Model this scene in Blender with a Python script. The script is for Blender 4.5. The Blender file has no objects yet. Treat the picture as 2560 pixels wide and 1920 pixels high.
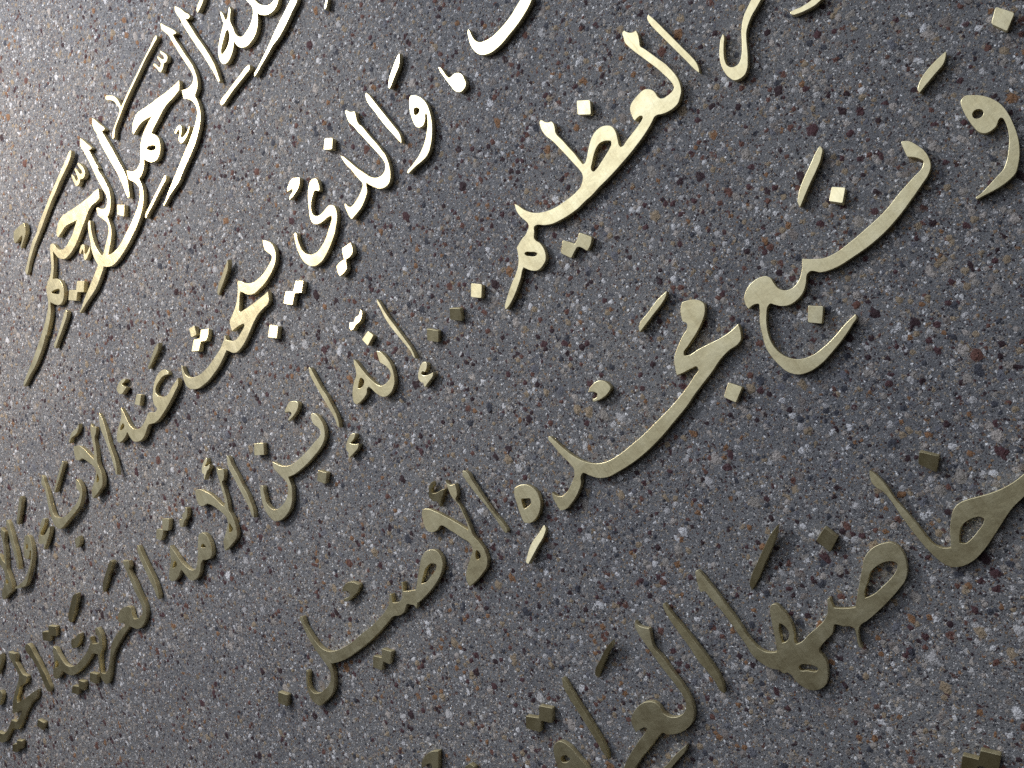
# Brass calligraphy letters pinned to an exposed-aggregate concrete wall.
import bpy, bmesh, math, random
from mathutils import Vector, Matrix

scene = bpy.context.scene
col = scene.collection

# ------------------------------------------------------------------ camera
CAM_DIST, CAM_H = 1.2, 1.5                 # metres from the wall face / above the floor
cam_d = bpy.data.cameras.new("camera")
cam = bpy.data.objects.new("camera", cam_d)
col.objects.link(cam)
scene.camera = cam
cam_d.sensor_width = 36.0
cam_d.lens = 36.0 * 2400.0 / 2560.0
cam_d.clip_start, cam_d.clip_end = 0.01, 100.0
cam.matrix_world = Matrix(((0.685105, 0.578524, 0.442653, 0.0), (0.529880, 0.021195, -0.847808, -CAM_DIST), (-0.499859, 0.815390, -0.292027, CAM_H), (0, 0, 0, 1)))

# ------------------------------------------------------------------ surroundings the brass reflects
world = bpy.data.worlds.new("World")
scene.world = world
world.use_nodes = True
wn, wl = world.node_tree.nodes, world.node_tree.links
wn.clear()
w_out = wn.new("ShaderNodeOutputWorld")
w_bg = wn.new("ShaderNodeBackground")
w_tc = wn.new("ShaderNodeTexCoord")
# the bright side of the room is up and in front of the wall; it fades to a dim floor and dim far ends
w_dot = wn.new("ShaderNodeVectorMath"); w_dot.operation = 'DOT_PRODUCT'
w_dot.inputs[1].default_value = Vector((-0.04, -0.65, 0.76)).normalized()
w_map = wn.new("ShaderNodeMapRange")
w_map.inputs["From Min"].default_value = -1.0
w_map.inputs["From Max"].default_value = 1.0
w_ramp = wn.new("ShaderNodeValToRGB")
w_ramp.color_ramp.interpolation = 'LINEAR'
els = w_ramp.color_ramp.elements
stops = [(0.000, (0.03, 0.026, 0.018)), (0.700, (0.07, 0.062, 0.045)), (0.780, (0.085, 0.08, 0.07)), (0.815, (0.16, 0.16, 0.165)), (0.845, (0.52, 0.54, 0.58)), (0.875, (1.05, 1.14, 1.32)), (0.915, (1.2, 1.3, 1.5)), (0.950, (2.6, 2.7, 2.9)), (1.000, (3.2, 3.4, 3.7))]
els[0].position, els[0].color = stops[0][0], (*stops[0][1], 1)
els[1].position, els[1].color = stops[-1][0], (*stops[-1][1], 1)
for p, c in stops[1:-1]:
    e = els.new(p); e.color = (*c, 1)
wl.new(w_tc.outputs["Generated"], w_dot.inputs[0])
wl.new(w_dot.outputs["Value"], w_map.inputs["Value"])
wl.new(w_map.outputs[0], w_ramp.inputs[0])
wl.new(w_ramp.outputs[0], w_bg.inputs["Color"])
w_bg.inputs["Strength"].default_value = 0.50
wl.new(w_bg.outputs[0], w_out.inputs[0])

# ------------------------------------------------------------------ lamps
def aim(o, target):
    o.rotation_euler = (Vector(target) - o.location).to_track_quat('-Z', 'Y').to_euler()

key_d = bpy.data.lights.new("spot_lamp", 'SPOT')
key_d.energy = 100.0; key_d.color = (0.92, 0.955, 1.0)
key_d.spot_size = math.radians(125); key_d.spot_blend = 1.0; key_d.shadow_soft_size = 0.10
key = bpy.data.objects.new("spot_lamp", key_d); col.objects.link(key)
key.location = (-1.05, -1.35, 3.75)
aim(key, (-1.20, 0.0, 2.6))
warm_d = bpy.data.lights.new("warm_fill_lamp", 'SPOT')  # added fill: warms the upper left and whitens the top-line brass
warm_d.energy = 54.0; warm_d.color = (1.0, 0.85, 0.68)
warm_d.spot_size = math.radians(110); warm_d.spot_blend = 1.0; warm_d.shadow_soft_size = 0.14
warm = bpy.data.objects.new("warm_fill_lamp", warm_d); col.objects.link(warm)
warm.location = (-1.65, -1.05, 3.45)
aim(warm, (-1.6, 0.0, 2.85))

scene.view_settings.view_transform = 'Standard'
scene.view_settings.look = 'None'
scene.view_settings.exposure = 0.0
scene.view_settings.gamma = 1.0
scene.view_settings.use_curve_mapping = False
scene.cycles.use_denoising = False
scene.cycles.max_bounces = 6

# ------------------------------------------------------------------ materials
def nt(name):
    m = bpy.data.materials.new(name)
    m.use_nodes = True
    m.node_tree.nodes.clear()
    return m, m.node_tree.nodes, m.node_tree.links

def math_node(n, l, op, a, b=None, c=None, clamp=False):
    k = n.new("ShaderNodeMath"); k.operation = op; k.use_clamp = clamp
    for i, v in enumerate((a, b, c)):
        if v is None: continue
        if isinstance(v, (int, float)): k.inputs[i].default_value = v
        else: l.new(v, k.inputs[i])
    return k.outputs[0]

def mix_col(n, l, fac, a, b, blend='MIX'):
    k = n.new("ShaderNodeMix"); k.data_type = 'RGBA'; k.blend_type = blend
    for sock, v in ((k.inputs[0], fac), (k.inputs[6], a), (k.inputs[7], b)):
        if isinstance(v, (int, float)): sock.default_value = v
        elif isinstance(v, tuple): sock.default_value = (*v, 1)
        else: l.new(v, sock)
    return k.outputs[2]

def ramp(n, l, fac, stops, interp='LINEAR'):
    k = n.new("ShaderNodeValToRGB"); k.color_ramp.interpolation = interp
    e = k.color_ramp.elements
    e[0].position, e[0].color = stops[0][0], (*stops[0][1], 1)
    e[1].position, e[1].color = stops[-1][0], (*stops[-1][1], 1)
    for p, c in stops[1:-1]:
        x = e.new(p); x.color = (*c, 1)
    l.new(fac, k.inputs[0])
    return k.outputs[0]

def noise(n, l, vec, scale, detail=3, rough=0.55):
    k = n.new("ShaderNodeTexNoise")
    k.inputs["Scale"].default_value = scale
    k.inputs["Detail"].default_value = detail
    k.inputs["Roughness"].default_value = rough
    l.new(vec, k.inputs["Vector"])
    return k

def voronoi(n, l, vec, scale, rnd=1.0, feature='F1'):
    k = n.new("ShaderNodeTexVoronoi")
    k.feature = feature
    k.inputs["Scale"].default_value = scale
    k.inputs["Randomness"].default_value = rnd
    l.new(vec, k.inputs["Vector"])
    return k

def concrete_material():
    m, n, l = nt("exposed_aggregate_concrete")
    out = n.new("ShaderNodeOutputMaterial"); bs = n.new("ShaderNodeBsdfPrincipled")
    l.new(bs.outputs[0], out.inputs[0])
    tc = n.new("ShaderNodeTexCoord"); P = tc.outputs["Object"]
    # warp the lookup so stones are ragged and slightly stretched
    wn1 = noise(n, l, P, 190, 4, 0.68)
    wsub = n.new("ShaderNodeVectorMath"); wsub.operation = 'SUBTRACT'
    l.new(wn1.outputs["Color"], wsub.inputs[0]); wsub.inputs[1].default_value = (.5, .5, .5)
    wsc = n.new("ShaderNodeVectorMath"); wsc.operation = 'MULTIPLY_ADD'
    l.new(wsub.outputs[0], wsc.inputs[0]); wsc.inputs[1].default_value = (.0056, .0056, .0056); l.new(P, wsc.inputs[2])
    W = wsc.outputs[0]
    # cement matrix
    big = noise(n, l, P, 5.5, 5, 0.6); huge = noise(n, l, P, 1.7, 4, 0.6); mid = noise(n, l, P, 60, 4, 0.65); fine = noise(n, l, P, 620, 2, 0.7)
    base = ramp(n, l, mid.outputs["Fac"], [(0.25, (.106, .110, .121)), (0.5, (.160, .166, .180)), (0.78, (.222, .227, .238))])
    base = mix_col(n, l, 0.5, base, ramp(n, l, fine.outputs["Fac"], [(0.3, (.040, .042, .049)), (0.5, (.165, .170, .184)), (0.72, (.42, .425, .445))]))
    base = mix_col(n, l, 0.55, base, ramp(n, l, big.outputs["Fac"], [(0.32, (.70, .70, .73)), (0.5, (1, 1, 1)), (0.7, (1.16, 1.13, 1.08))]), 'MULTIPLY')
    tone = ramp(n, l, huge.outputs["Fac"], [(0.35, (.84, .85, .88)), (0.65, (1.12, 1.10, 1.07))])
    height = math_node(n, l, 'MULTIPLY', fine.outputs["Fac"], 0.0011)
    height = math_node(n, l, 'MULTIPLY_ADD', mid.outputs["Fac"], 0.0022, height)
    PAL = [(0.00, (.042, .020, .026)), (0.09, (.085, .038, .044)), (0.18, (.15, .070, .056)), (0.25, (.27, .145, .075)),
           (0.30, (.34, .27, .19)), (0.40, (.25, .222, .21)), (0.50, (.34, .315, .295)), (0.61, (.060, .065, .086)),
           (0.67, (.44, .405, .385)), (0.77, (.165, .172, .205)), (0.84, (.50, .50, .52)), (0.94, (.68, .69, .73))]
    PAL2 = [(0.00, (.040, .024, .030)), (0.13, (.11, .060, .056)), (0.22, (.28, .19, .12)), (0.32, (.40, .345, .28)), (0.46, (.055, .059, .073)),
            (0.58, (.22, .224, .24)), (0.74, (.48, .47, .47)), (0.88, (.68, .685, .71)), (0.96, (.88, .90, .94))]
    clump = noise(n, l, P, 13, 3, 0.6)
    def stones(base, height, scale, keep, radius, pal, bump, vec, ragged=0.30):
        v = voronoi(n, l, vec, scale)
        sep = n.new("ShaderNodeSeparateColor"); l.new(v.outputs["Color"], sep.inputs[0])
        # stones crowd together in places and thin out in others
        lim = math_node(n, l, 'MULTIPLY_ADD', clump.outputs["Fac"], -0.9, 1 - keep + 0.45)
        present = math_node(n, l, 'GREATER_THAN', sep.outputs[1], lim)
        rad = math_node(n, l, 'MULTIPLY_ADD', sep.outputs[2], radius * 0.95, radius * 0.42)
        rag = noise(n, l, vec, scale * 2.6, 2, 0.6)
        rad = math_node(n, l, 'ADD', rad, math_node(n, l, 'MULTIPLY_ADD', rag.outputs["Fac"], ragged * 2, -ragged))
        inside = math_node(n, l, 'SUBTRACT', rad, v.outputs["Distance"])
        edge = math_node(n, l, 'MULTIPLY', inside, 14.0, clamp=True)
        mask = math_node(n, l, 'MULTIPLY', edge, present)
        c = ramp(n, l, sep.outputs[0], pal, 'CONSTANT')
        c = mix_col(n, l, 0.5, c, ramp(n, l, fine.outputs["Fac"], [(0.3, (.35, .35, .37)), (0.5, (1, 1, 1)), (0.72, (1.75, 1.7, 1.65))]), 'MULTIPLY')
        base = mix_col(n, l, math_node(n, l, 'MULTIPLY', mask, 0.94), base, c)
        dome = math_node(n, l, 'MULTIPLY', math_node(n, l, 'MULTIPLY', math_node(n, l, 'MULTIPLY', inside, 2.2, clamp=True), present), bump)
        return base, math_node(n, l, 'ADD', height, dome)
    off3 = n.new("ShaderNodeVectorMath"); off3.operation = 'ADD'; off3.inputs[1].default_value = (1.3, 9.7, 2.1); l.new(W, off3.inputs[0])
    base, height = stones(base, height, 560, 0.55, 0.50, PAL2, 0.0005, off3.outputs[0])
    base, height = stones(base, height, 290, 0.68, 0.50, PAL2, 0.0008, W)
    off = n.new("ShaderNodeVectorMath"); off.operation = 'ADD'; off.inputs[1].default_value = (3.1, 1.7, 5.3); l.new(W, off.inputs[0])
    base, height = stones(base, height, 122, 0.58, 0.48, PAL, 0.0018, off.outputs[0])
    off2 = n.new("ShaderNodeVectorMath"); off2.operation = 'MULTIPLY_ADD'; off2.inputs[1].default_value = (1.0, 1.0, 0.8); off2.inputs[2].default_value = (7.3, 4.1, 1.9); l.new(W, off2.inputs[0])
    base, height = stones(base, height, 72, 0.34, 0.45, PAL, 0.0026, off2.outputs[0])
    base = mix_col(n, l, 0.8, base, tone, 'MULTIPLY')
    # pits and blow holes, denser in some areas
    pv = voronoi(n, l, W, 300); psep = n.new("ShaderNodeSeparateColor"); l.new(pv.outputs["Color"], psep.inputs[0])
    pden = math_node(n, l, 'MULTIPLY_ADD', big.outputs["Fac"], 0.50, -0.03)
    pon = math_node(n, l, 'LESS_THAN', psep.outputs[0], pden)
    pr = math_node(n, l, 'MULTIPLY_ADD', psep.outputs[1], 0.26, 0.10)
    pit = math_node(n, l, 'MULTIPLY', math_node(n, l, 'MULTIPLY', math_node(n, l, 'SUBTRACT', pr, pv.outputs["Distance"]), 9.0, clamp=True), pon)
    base = mix_col(n, l, math_node(n, l, 'MULTIPLY', pit, 0.55), base, (.035, .034, .036))
    height = math_node(n, l, 'MULTIPLY_ADD', pit, -0.0026, height)
    l.new(base, bs.inputs["Base Color"])
    bs.inputs["Roughness"].default_value = 0.82
    bs.inputs["Specular IOR Level"].default_value = 0.30
    bp = n.new("ShaderNodeBump"); bp.inputs["Strength"].default_value = 1.0; bp.inputs["Distance"].default_value = 1.0
    l.new(height, bp.inputs["Height"]); l.new(bp.outputs[0], bs.inputs["Normal"])
    return m

def brass_material(name, rough):
    m, n, l = nt(name)
    out = n.new("ShaderNodeOutputMaterial"); bs = n.new("ShaderNodeBsdfPrincipled")
    l.new(bs.outputs[0], out.inputs[0])
    tc = n.new("ShaderNodeTexCoord"); P = tc.outputs["Object"]
    info = n.new("ShaderNodeObjectInfo")
    # filing marks run along one diagonal of the sheet the letters were cut from
    mp = n.new("ShaderNodeMapping"); mp.inputs["Rotation"].default_value = (0, math.radians(38), 0); mp.inputs["Scale"].default_value = (1900, 600, 55)
    l.new(P, mp.inputs["Vector"])
    br = noise(n, l, mp.outputs[0], 1.0, 3, 0.6)
    mp2 = n.new("ShaderNodeMapping"); mp2.inputs["Rotation"].default_value = (0, math.radians(31), 0); mp2.inputs["Scale"].default_value = (420, 300, 16)
    l.new(P, mp2.inputs["Vector"])
    br2 = noise(n, l, mp2.outputs[0], 1.0, 4, 0.65)
    patch = noise(n, l, P, 38, 5, 0.62); spk = noise(n, l, P, 1500, 2, 0.6)
    c = ramp(n, l, patch.outputs["Fac"], [(0.28, (.68, .595, .37)), (0.5, (.76, .685, .44)), (0.75, (.82, .755, .52))])
    c = mix_col(n, l, 0.45, c, ramp(n, l, br2.outputs["Fac"], [(0.25, (.66, .62, .52)), (0.48, (1, 1, 1)), (0.8, (1.06, 1.06, 1.06))]), 'MULTIPLY')
    c = mix_col(n, l, 0.35, c, ramp(n, l, spk.outputs["Fac"], [(0.3, (.72, .70, .62)), (0.5, (1, 1, 1))]), 'MULTIPLY')
    c = mix_col(n, l, info.outputs["Random"], c, mix_col(n, l, 1.0, c, (.90, .885, .84), 'MULTIPLY'))
    l.new(c, bs.inputs["Base Color"])
    bs.inputs["Metallic"].default_value = 1.0
    r = math_node(n, l, 'MULTIPLY_ADD', patch.outputs["Fac"], 0.16, rough)
    l.new(r, bs.inputs["Roughness"])
    h = math_node(n, l, 'MULTIPLY', br.outputs["Fac"], 0.00009)
    h = math_node(n, l, 'MULTIPLY_ADD', br2.outputs["Fac"], 0.00012, h)
    h = math_node(n, l, 'MULTIPLY_ADD', patch.outputs["Fac"], 0.0005, h)
    bp = n.new("ShaderNodeBump"); bp.inputs["Strength"].default_value = 0.8; bp.inputs["Distance"].default_value = 1.0
    l.new(h, bp.inputs["Height"]); l.new(bp.outputs[0], bs.inputs["Normal"])
    return m

CONCRETE = concrete_material()
BRASS = brass_material("brushed_brass", 0.25)
SAWN = brass_material("sawn_brass_edge", 0.50)

# ------------------------------------------------------------------ the wall
def build_wall():
    bm = bmesh.new()
    x0, x1, z0, z1, dep = -4.2, 1.6, 0.0, 5.2, 0.24
    bmesh.ops.create_cube(bm, size=1.0)
    for v in bm.verts:
        v.co = Vector((x0 if v.co.x < 0 else x1, 0.0 if v.co.y < 0 else dep, z0 if v.co.z < 0 else z1))
    me = bpy.data.meshes.new("concrete_wall"); bm.to_mesh(me); bm.free()
    me.materials.append(CONCRETE)
    o = bpy.data.objects.new("concrete_wall", me); col.objects.link(o)
    o["label"] = "grey exposed-aggregate concrete wall with coloured pebbles and small pits behind the brass lettering"
    o["category"] = "wall"
    o["kind"] = "structure"
    return o
build_wall()

# ------------------------------------------------------------------ the brass pieces
THICK, GAP, BEVEL = 0.0095, 0.0013, 0.00035      # sheet thickness, stand-off on the pins, worn edge

def spline(pts):
    """Outline through the listed points: 'c' a sharp corner, 'r'/'R' a small/large rounded corner, '' smooth."""
    n = len(pts); q = []
    for i, (x, y, k) in enumerate(pts):
        if k in 'rR' and k:
            p, s = pts[i - 1], pts[(i + 1) % n]
            R = 0.0016 if k == 'r' else 0.0026
            a = Vector((p[0] - x, p[1] - y)); b = Vector((s[0] - x, s[1] - y))
            ra, rb = min(R, a.length * .4), min(R, b.length * .4)
            A = Vector((x, y)) + a.normalized() * ra; B = Vector((x, y)) + b.normalized() * rb; O = Vector((x, y))
            for j in range(6):
                t = j / 5; v = A * (1 - t) ** 2 + O * 2 * t * (1 - t) + B * t * t
                q.append((v.x, v.y, 'l'))
        else:
            q.append((x, y, k))
    n = len(q); out = []
    for i in range(n):
        p1, p2 = Vector(q[i][:2]), Vector(q[(i + 1) % n][:2])
        k1, k2 = q[i][2], q[(i + 1) % n][2]
        seg = p2 - p1; L = seg.length
        if L < 1e-6: continue
        if k1 == 'l' and k2 == 'l':
            out.append(p1); continue
        def tangent(k, a, b, c):      # tangent at b, scaled to the span L (non-uniform Catmull-Rom)
            d1, d2 = (b - a), (c - b)
            l1, l2 = max(d1.length, 1e-6), max(d2.length, 1e-6)
            return (d1 / l1 * l2 + d2 / l2 * l1) / (l1 + l2) * L
        m1 = seg if k1 in ('c', 'l') else tangent(k1, Vector(q[i - 1][:2]), p1, p2)
        m2 = seg if k2 in ('c', 'l') else tangent(k2, p1, p2, Vector(q[(i + 2) % n][:2]))
        if k1 in ('c', 'l') and k2 not in ('c', 'l'): m1 = seg * 1.5 - m2 * .5
        if k2 in ('c', 'l') and k1 not in ('c', 'l'): m2 = seg * 1.5 - m1 * .5
        steps = max(1, min(14, int(L / 0.0011)))
        for j in range(steps):
            t = j / steps; t2, t3 = t * t, t * t * t
            out.append(p1 * (2 * t3 - 3 * t2 + 1) + m1 * (t3 - 2 * t2 + t) + p2 * (-2 * t3 + 3 * t2) + m2 * (t3 - t2))
    return out

def cut_sheet(loops):
    """Mesh of one piece sawn from brass sheet: front at y=-THICK/2, soft edges, holes, two pins at the back."""
    cu = bpy.data.curves.new("outline", 'CURVE')
    cu.dimensions = '2D'; cu.fill_mode = 'BOTH'
    cu.extrude = THICK / 2 - BEVEL; cu.bevel_depth = BEVEL; cu.bevel_resolution = 1; cu.offset = -BEVEL
    for lp in loops:
        s = cu.splines.new('POLY'); s.points.add(len(lp) - 1); s.use_cyclic_u = True
        for i, v in enumerate(lp): s.points[i].co = (v.x, v.y, 0, 1)
    tmp = bpy.data.objects.new("outline", cu); col.objects.link(tmp)
    dg = bpy.context.evaluated_depsgraph_get(); dg.update()
    me = bpy.data.meshes.new_from_object(tmp.evaluated_get(dg))
    bpy.data.objects.remove(tmp); bpy.data.curves.remove(cu)
    bm = bmesh.new(); bm.from_mesh(me)
    bmesh.ops.remove_doubles(bm, verts=bm.verts, dist=1e-6)
    # stand the sheet up: local x stays, local y becomes z, the front looks towards -y
    rot = Matrix(((1, 0, 0), (0, 0, -1), (0, 1, 0)))
    bmesh.ops.transform(bm, matrix=rot.to_4x4(), verts=bm.verts)
    back = [f for f in bm.faces if f.normal.y > .9 and len(f.verts) == 3]
    back.sort(key=lambda f: -f.calc_area())
    pins = []
    for f in back[:60]:
        c = f.calc_center_median()
        if all((c - p).length > 0.03 for p in pins): pins.append(c)
        if len(pins) == 2: break
    for c in pins:
        bmesh.ops.create_cone(bm, cap_ends=True, segments=8, radius1=.0012, radius2=.0012, depth=GAP + .012,
                              matrix=Matrix.Translation((c.x, THICK / 2 + (GAP + .012) / 2 - .003, c.z)) @ Matrix.Rotation(math.pi / 2, 4, 'X'))
    bmesh.ops.recalc_face_normals(bm, faces=bm.faces)
    me2 = bpy.data.meshes.new("brass_piece"); bm.to_mesh(me2); bm.free(); bpy.data.meshes.remove(me)
    me2.set_sharp_from_angle(angle=math.radians(30))
    for p in me2.polygons: p.use_smooth = abs(p.normal.y) < .985      # sawn sides smooth, faces flat
    me2.materials.append(BRASS); me2.materials.append(SAWN)
    for p in me2.polygons: p.material_index = 1 if abs(p.normal.y) < .2 else 0
    return me2

def parse(text):
    loops = []
    for part in text.split('|'):
        pts = []
        for tok in part.split():
            k = tok[-1] if tok[-1] in 'crR' else ''
            x, z = (tok[:-1] if k else tok).split(',')
            pts.append((int(x) * 1e-4, int(z) * 1e-4, k))
        loops.append(pts)
    return loops

rng = random.Random(7)
def piece(name, label, category, group, outline, lean=0.0, swing=0.0):
    """lean: degrees the face nods down (+) or up (-); swing: degrees it turns to the right (+) or left (-)."""
    loops = parse(outline)
    xs = [p[0] for p in loops[0]]; zs = [p[1] for p in loops[0]]
    cx, cz = (min(xs) + max(xs)) / 2, (min(zs) + max(zs)) / 2
    size = max(max(xs) - min(xs), max(zs) - min(zs))
    me = cut_sheet([spline([(x - cx, z - cz, k) for x, z, k in lp]) for lp in loops])
    o = bpy.data.objects.new(name, me); me.name = name
    col.objects.link(o)
    o.location = (cx, -GAP - THICK / 2, cz)
    slack = min(1.6, 0.045 / size)                       # small pieces sit less true than long ones
    o.rotation_euler = (math.radians(lean + rng.uniform(-1, 1) * slack), 0, math.radians(swing + rng.uniform(-1, 1) * slack))
    o["label"] = label; o["category"] = category
    if group: o["group"] = group
    return o

piece('brass_letter', 'gleaming hook-topped upright stroke of the top line, left of the twin-pronged looped letter', 'letter', 'brass letters of the wall inscription',
      '-8084,28997c -8011,28854 -7959,28693 -7911,28576 -7917,28536 -7958,28536 -8024,28598c -8009,28399 -8000,28140 -7972,27819 -7961,27568 -7968,27361 -8002,27183 -8030,27051 -8033,27034c -8076,27042c -8073,27155 -8065,27273 -8071,27465 -8085,27757 -8113,28079 -8132,28395 -8137,28594 -8134,28761 -8142,28888 -8124,28960')
piece('brass_letter', 'tall hook-topped top-line letter whose tail sweeps down left around a small wavy mark', 'letter', 'brass letters of the wall inscription',
      '-8553,29047c -8491,28915 -8406,28747 -8357,28625 -8353,28574 -8400,28592 -8442,28628c -8443,28511 -8427,28300 -8416,28083 -8396,27882 -8398,27720 -8426,27570 -8472,27440 -8526,27368 -8615,27318 -8677,27290c -8677,27190 -8703,27066 -8742,26954 -8802,26863 -8908,26766 -9049,26667 -9232,26575 -9415,26513 -9591,26461 -9776,26398 -9963,26335 -10114,26321 -10287,26309 -10441,26279 -10537,26256c -10522,26284 -10419,26325 -10271,26395 -10111,26450 -9952,26506 -9793,26561 -9636,26617 -9451,26679 -9260,26749 -9056,26839 -8901,26924 -8803,27013 -8769,27180 -8800,27298 -8863,27396 -8926,27471c -8898,27557 -8868,27629c -8809,27583 -8723,27537 -8631,27522 -8549,27542 -8496,27589 -8480,27701 -8492,27891 -8511,28141 -8520,28383 -8527,28560 -8528,28678 -8568,28812 -8599,28937 -8580,28996')
piece('brass_letter', 'looped letter of the top line with twin prongs, its bowls running off the upper edge', 'letter', 'brass letters of the wall inscription',
      '-6716,27776c -6716,27651 -6695,27554 -6694,27453 -6736,27375 -6815,27310 -6930,27259 -7053,27240 -7170,27251 -7232,27316 -7258,27405 -7239,27560 -7221,27690 -7158,27775 -7100,27839 -7079,27912c -7173,27841 -7239,27785 -7290,27789 -7286,27860 -7277,27939 -7286,28012c -7310,27987 -7341,27894 -7355,27777c -7478,27710 -7610,27621 -7716,27530 -7780,27445 -7823,27314 -7807,27229 -7763,27179 -7682,27158 -7589,27176 -7490,27223 -7409,27288 -7357,27346c -7359,27250 -7332,27159 -7276,27089 -7180,27028 -7064,27018 -6928,27036 -6822,27096 -6726,27191 -6680,27265 -6661,27319c -6644,27252 -6587,27166 -6498,27084 -6379,27042 -6271,27049 -6196,27089 -6130,27139c -6198,27214c -6260,27182 -6337,27180 -6412,27219 -6487,27300 -6542,27389 -6574,27511 -6605,27656c | -7360,27611 -7370,27522 -7438,27442 -7547,27381 -7655,27367 -7724,27381 -7710,27423 -7617,27503 -7477,27584 -7394,27622')
piece('brass_letter', 'long thin blade-shaped tail slanting down from the upper edge, right of the twin-pronged looped letter', 'letter', 'brass letters of the wall inscription',
      '-5834,26794c -5925,26748 -6069,26710 -6223,26659 -6405,26610 -6573,26582 -6723,26580 -6899,26545 -7122,26507 -7302,26471 -7366,26468c -7347,26505 -7222,26536 -7053,26581 -6902,26621 -6743,26673 -6548,26736 -6359,26791 -6218,26822 -6091,26855 -5984,26884 -5935,26903c')
piece('vowel_mark', 'short straight bar lying under the twin-pronged looped letter at the top', 'accent mark', 'small vowel marks around the letters',
      '-7334,26726c -7358,26672 -7488,26657 -7673,26659 -7861,26662 -8061,26651 -8227,26643 -8266,26655c -8262,26726 -8197,26748 -8021,26747 -7792,26754 -7572,26753 -7387,26750')
piece('vowel_mark', 'short bar cut off by the upper edge, left of the twin-pronged looped letter', 'accent mark', 'small vowel marks around the letters',
      '-7437,28534c -7529,28478 -7634,28449 -7718,28436c -7724,28494 -7663,28545 -7552,28580 -7498,28599c')
piece('vowel_mark', 'tiny brass sliver hanging from the upper edge, right of the long blade-shaped tail', 'accent mark', 'small vowel marks around the letters',
      '-5378,26299c -5442,26227 -5501,26185 -5538,26171c -5531,26206 -5468,26256 -5396,26319c')
piece('vowel_mark', 'small three-toothed top-line mark nearer the upper edge, beside the curled long bar', 'accent mark', 'small vowel marks around the letters',
      '-8872,28655c -8840,28588 -8804,28508 -8786,28437 -8802,28384 -8849,28353 -8901,28363 -8936,28380c -8972,28347 -9029,28319 -9097,28308c -9127,28364 -9135,28434 -9160,28511 -9169,28581 -9147,28594c -9116,28555 -9094,28488 -9078,28429 -9048,28406 -9004,28432 -8996,28476 -9006,28557 -9005,28607 -8983,28621c -8963,28582 -8941,28516 -8910,28462 -8874,28448 -8860,28496 -8882,28561 -8891,28614')
piece('vowel_mark', 'long slanting bar in the top line with a small curl branching from its left side', 'accent mark', 'small vowel marks around the letters',
      '-8791,28972c -8779,28930 -8806,28904 -8902,28888 -9066,28864 -9260,28833 -9501,28775 -9744,28717 -9990,28658 -10216,28595 -10390,28533 -10566,28472 -10712,28416 -10825,28315 -10856,28290 -10895,28299c -10894,28343 -10840,28399 -10731,28456 -10601,28509 -10478,28551 -10409,28591c -10394,28680 -10402,28705 -10416,28808 -10452,28896 -10520,28980 -10584,29052 -10583,29105 -10555,29126 -10495,29081 -10422,29006 -10360,28914 -10333,28815 -10334,28710 -10351,28620c -10222,28654 -10003,28707 -9817,28754 -9610,28795 -9397,28847 -9165,28895 -8993,28930 -8867,28968')
piece('brass_letter', 'biggest piece of the top line, looped with a deep bowl crossed by a stem', 'letter', 'brass letters of the wall inscription',
      '-8814,27827c -8852,27763 -8922,27679c -9047,27683 -9180,27693 -9306,27713 -9427,27711 -9563,27688 -9708,27656 -9846,27632 -9974,27590c -9930,27518 -9892,27424 -9895,27325 -9926,27235 -9989,27157 -10075,27102 -10177,27094 -10272,27130 -10342,27197 -10387,27269 -10432,27357c -10461,27302 -10529,27228 -10596,27187 -10680,27159 -10773,27150c -10771,27071 -10779,26977 -10811,26886 -10862,26800 -10946,26705 -11068,26610 -11213,26532 -11373,26469 -11566,26413 -11768,26365 -11972,26332 -12078,26323 -12260,26321 -12401,26343 -12512,26405 -12576,26460 -12622,26505c -12674,26471 -12796,26417 -12951,26354 -13123,26304 -13299,26289 -13475,26274 -13660,26248 -13783,26232c -13779,26255 -13678,26296 -13470,26390 -13253,26458 -13029,26536 -12882,26588 -12747,26641c -12754,26792 -12741,26936 -12709,27049 -12662,27147 -12604,27320 -12540,27440 -12471,27522 -12428,27534c -12418,27511 -12457,27422 -12513,27295 -12559,27144 -12581,26990 -12571,26861 -12554,26760 -12529,26704c -12463,26721 -12343,26792 -12207,26866 -12087,26954 -12037,27031 -12025,27124 -12058,27221 -12111,27327 -12148,27402c -12133,27493 -12106,27575c -12061,27554 -12025,27496 -11955,27427 -11876,27393 -11809,27404 -11749,27473 -11717,27567 -11726,27697 -11734,27861 -11734,28073 -11727,28333 -11728,28583 -11739,28789 -11747,28904 -11710,28979 -11650,29032c -11606,28927 -11554,28779 -11514,28670 -11503,28625 -11545,28628 -11597,28668c -11594,28547 -11593,28368 -11589,28161 -11599,28181 -11591,27944 -11583,27745 -11591,27594 -11622,27484 -11688,27368 -11780,27275 -11859,27223 -11941,27207c -11953,27132 -11969,27025 -12003,26917 -12074,26823 -12194,26719 -12301,26638 -12364,26588c -12275,26549 -12139,26521 -11989,26514 -11808,26549 -11621,26594 -11434,26638 -11266,26695 -11105,26759 -11005,26824 -10930,26892 -10876,26980 -10875,27081 -10912,27199 -10993,27323 -11005,27350c -10985,27419 -10954,27511 -10939,27531c -10891,27461 -10816,27393 -10745,27355 -10662,27349 -10587,27365 -10527,27396 -10481,27457 -10419,27554 -10344,27639 -10245,27703 -10141,27760 -10015,27796 -9868,27828 -9769,27832c -9856,27877 -9949,27915 -10026,27945 -10115,27959 -10270,27951 -10383,27935c -10378,27982 -10336,28047 -10267,28122 -10170,28168 -10043,28187 -9904,28140 -9730,28077 -9654,28051 -9453,27994 -9264,27928 -9088,27877 -8947,27848 | -10254,27462 -10206,27460 -10143,27432 -10067,27369 -10034,27310 -10057,27280 -10114,27291 -10170,27329 -10222,27390')
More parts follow.
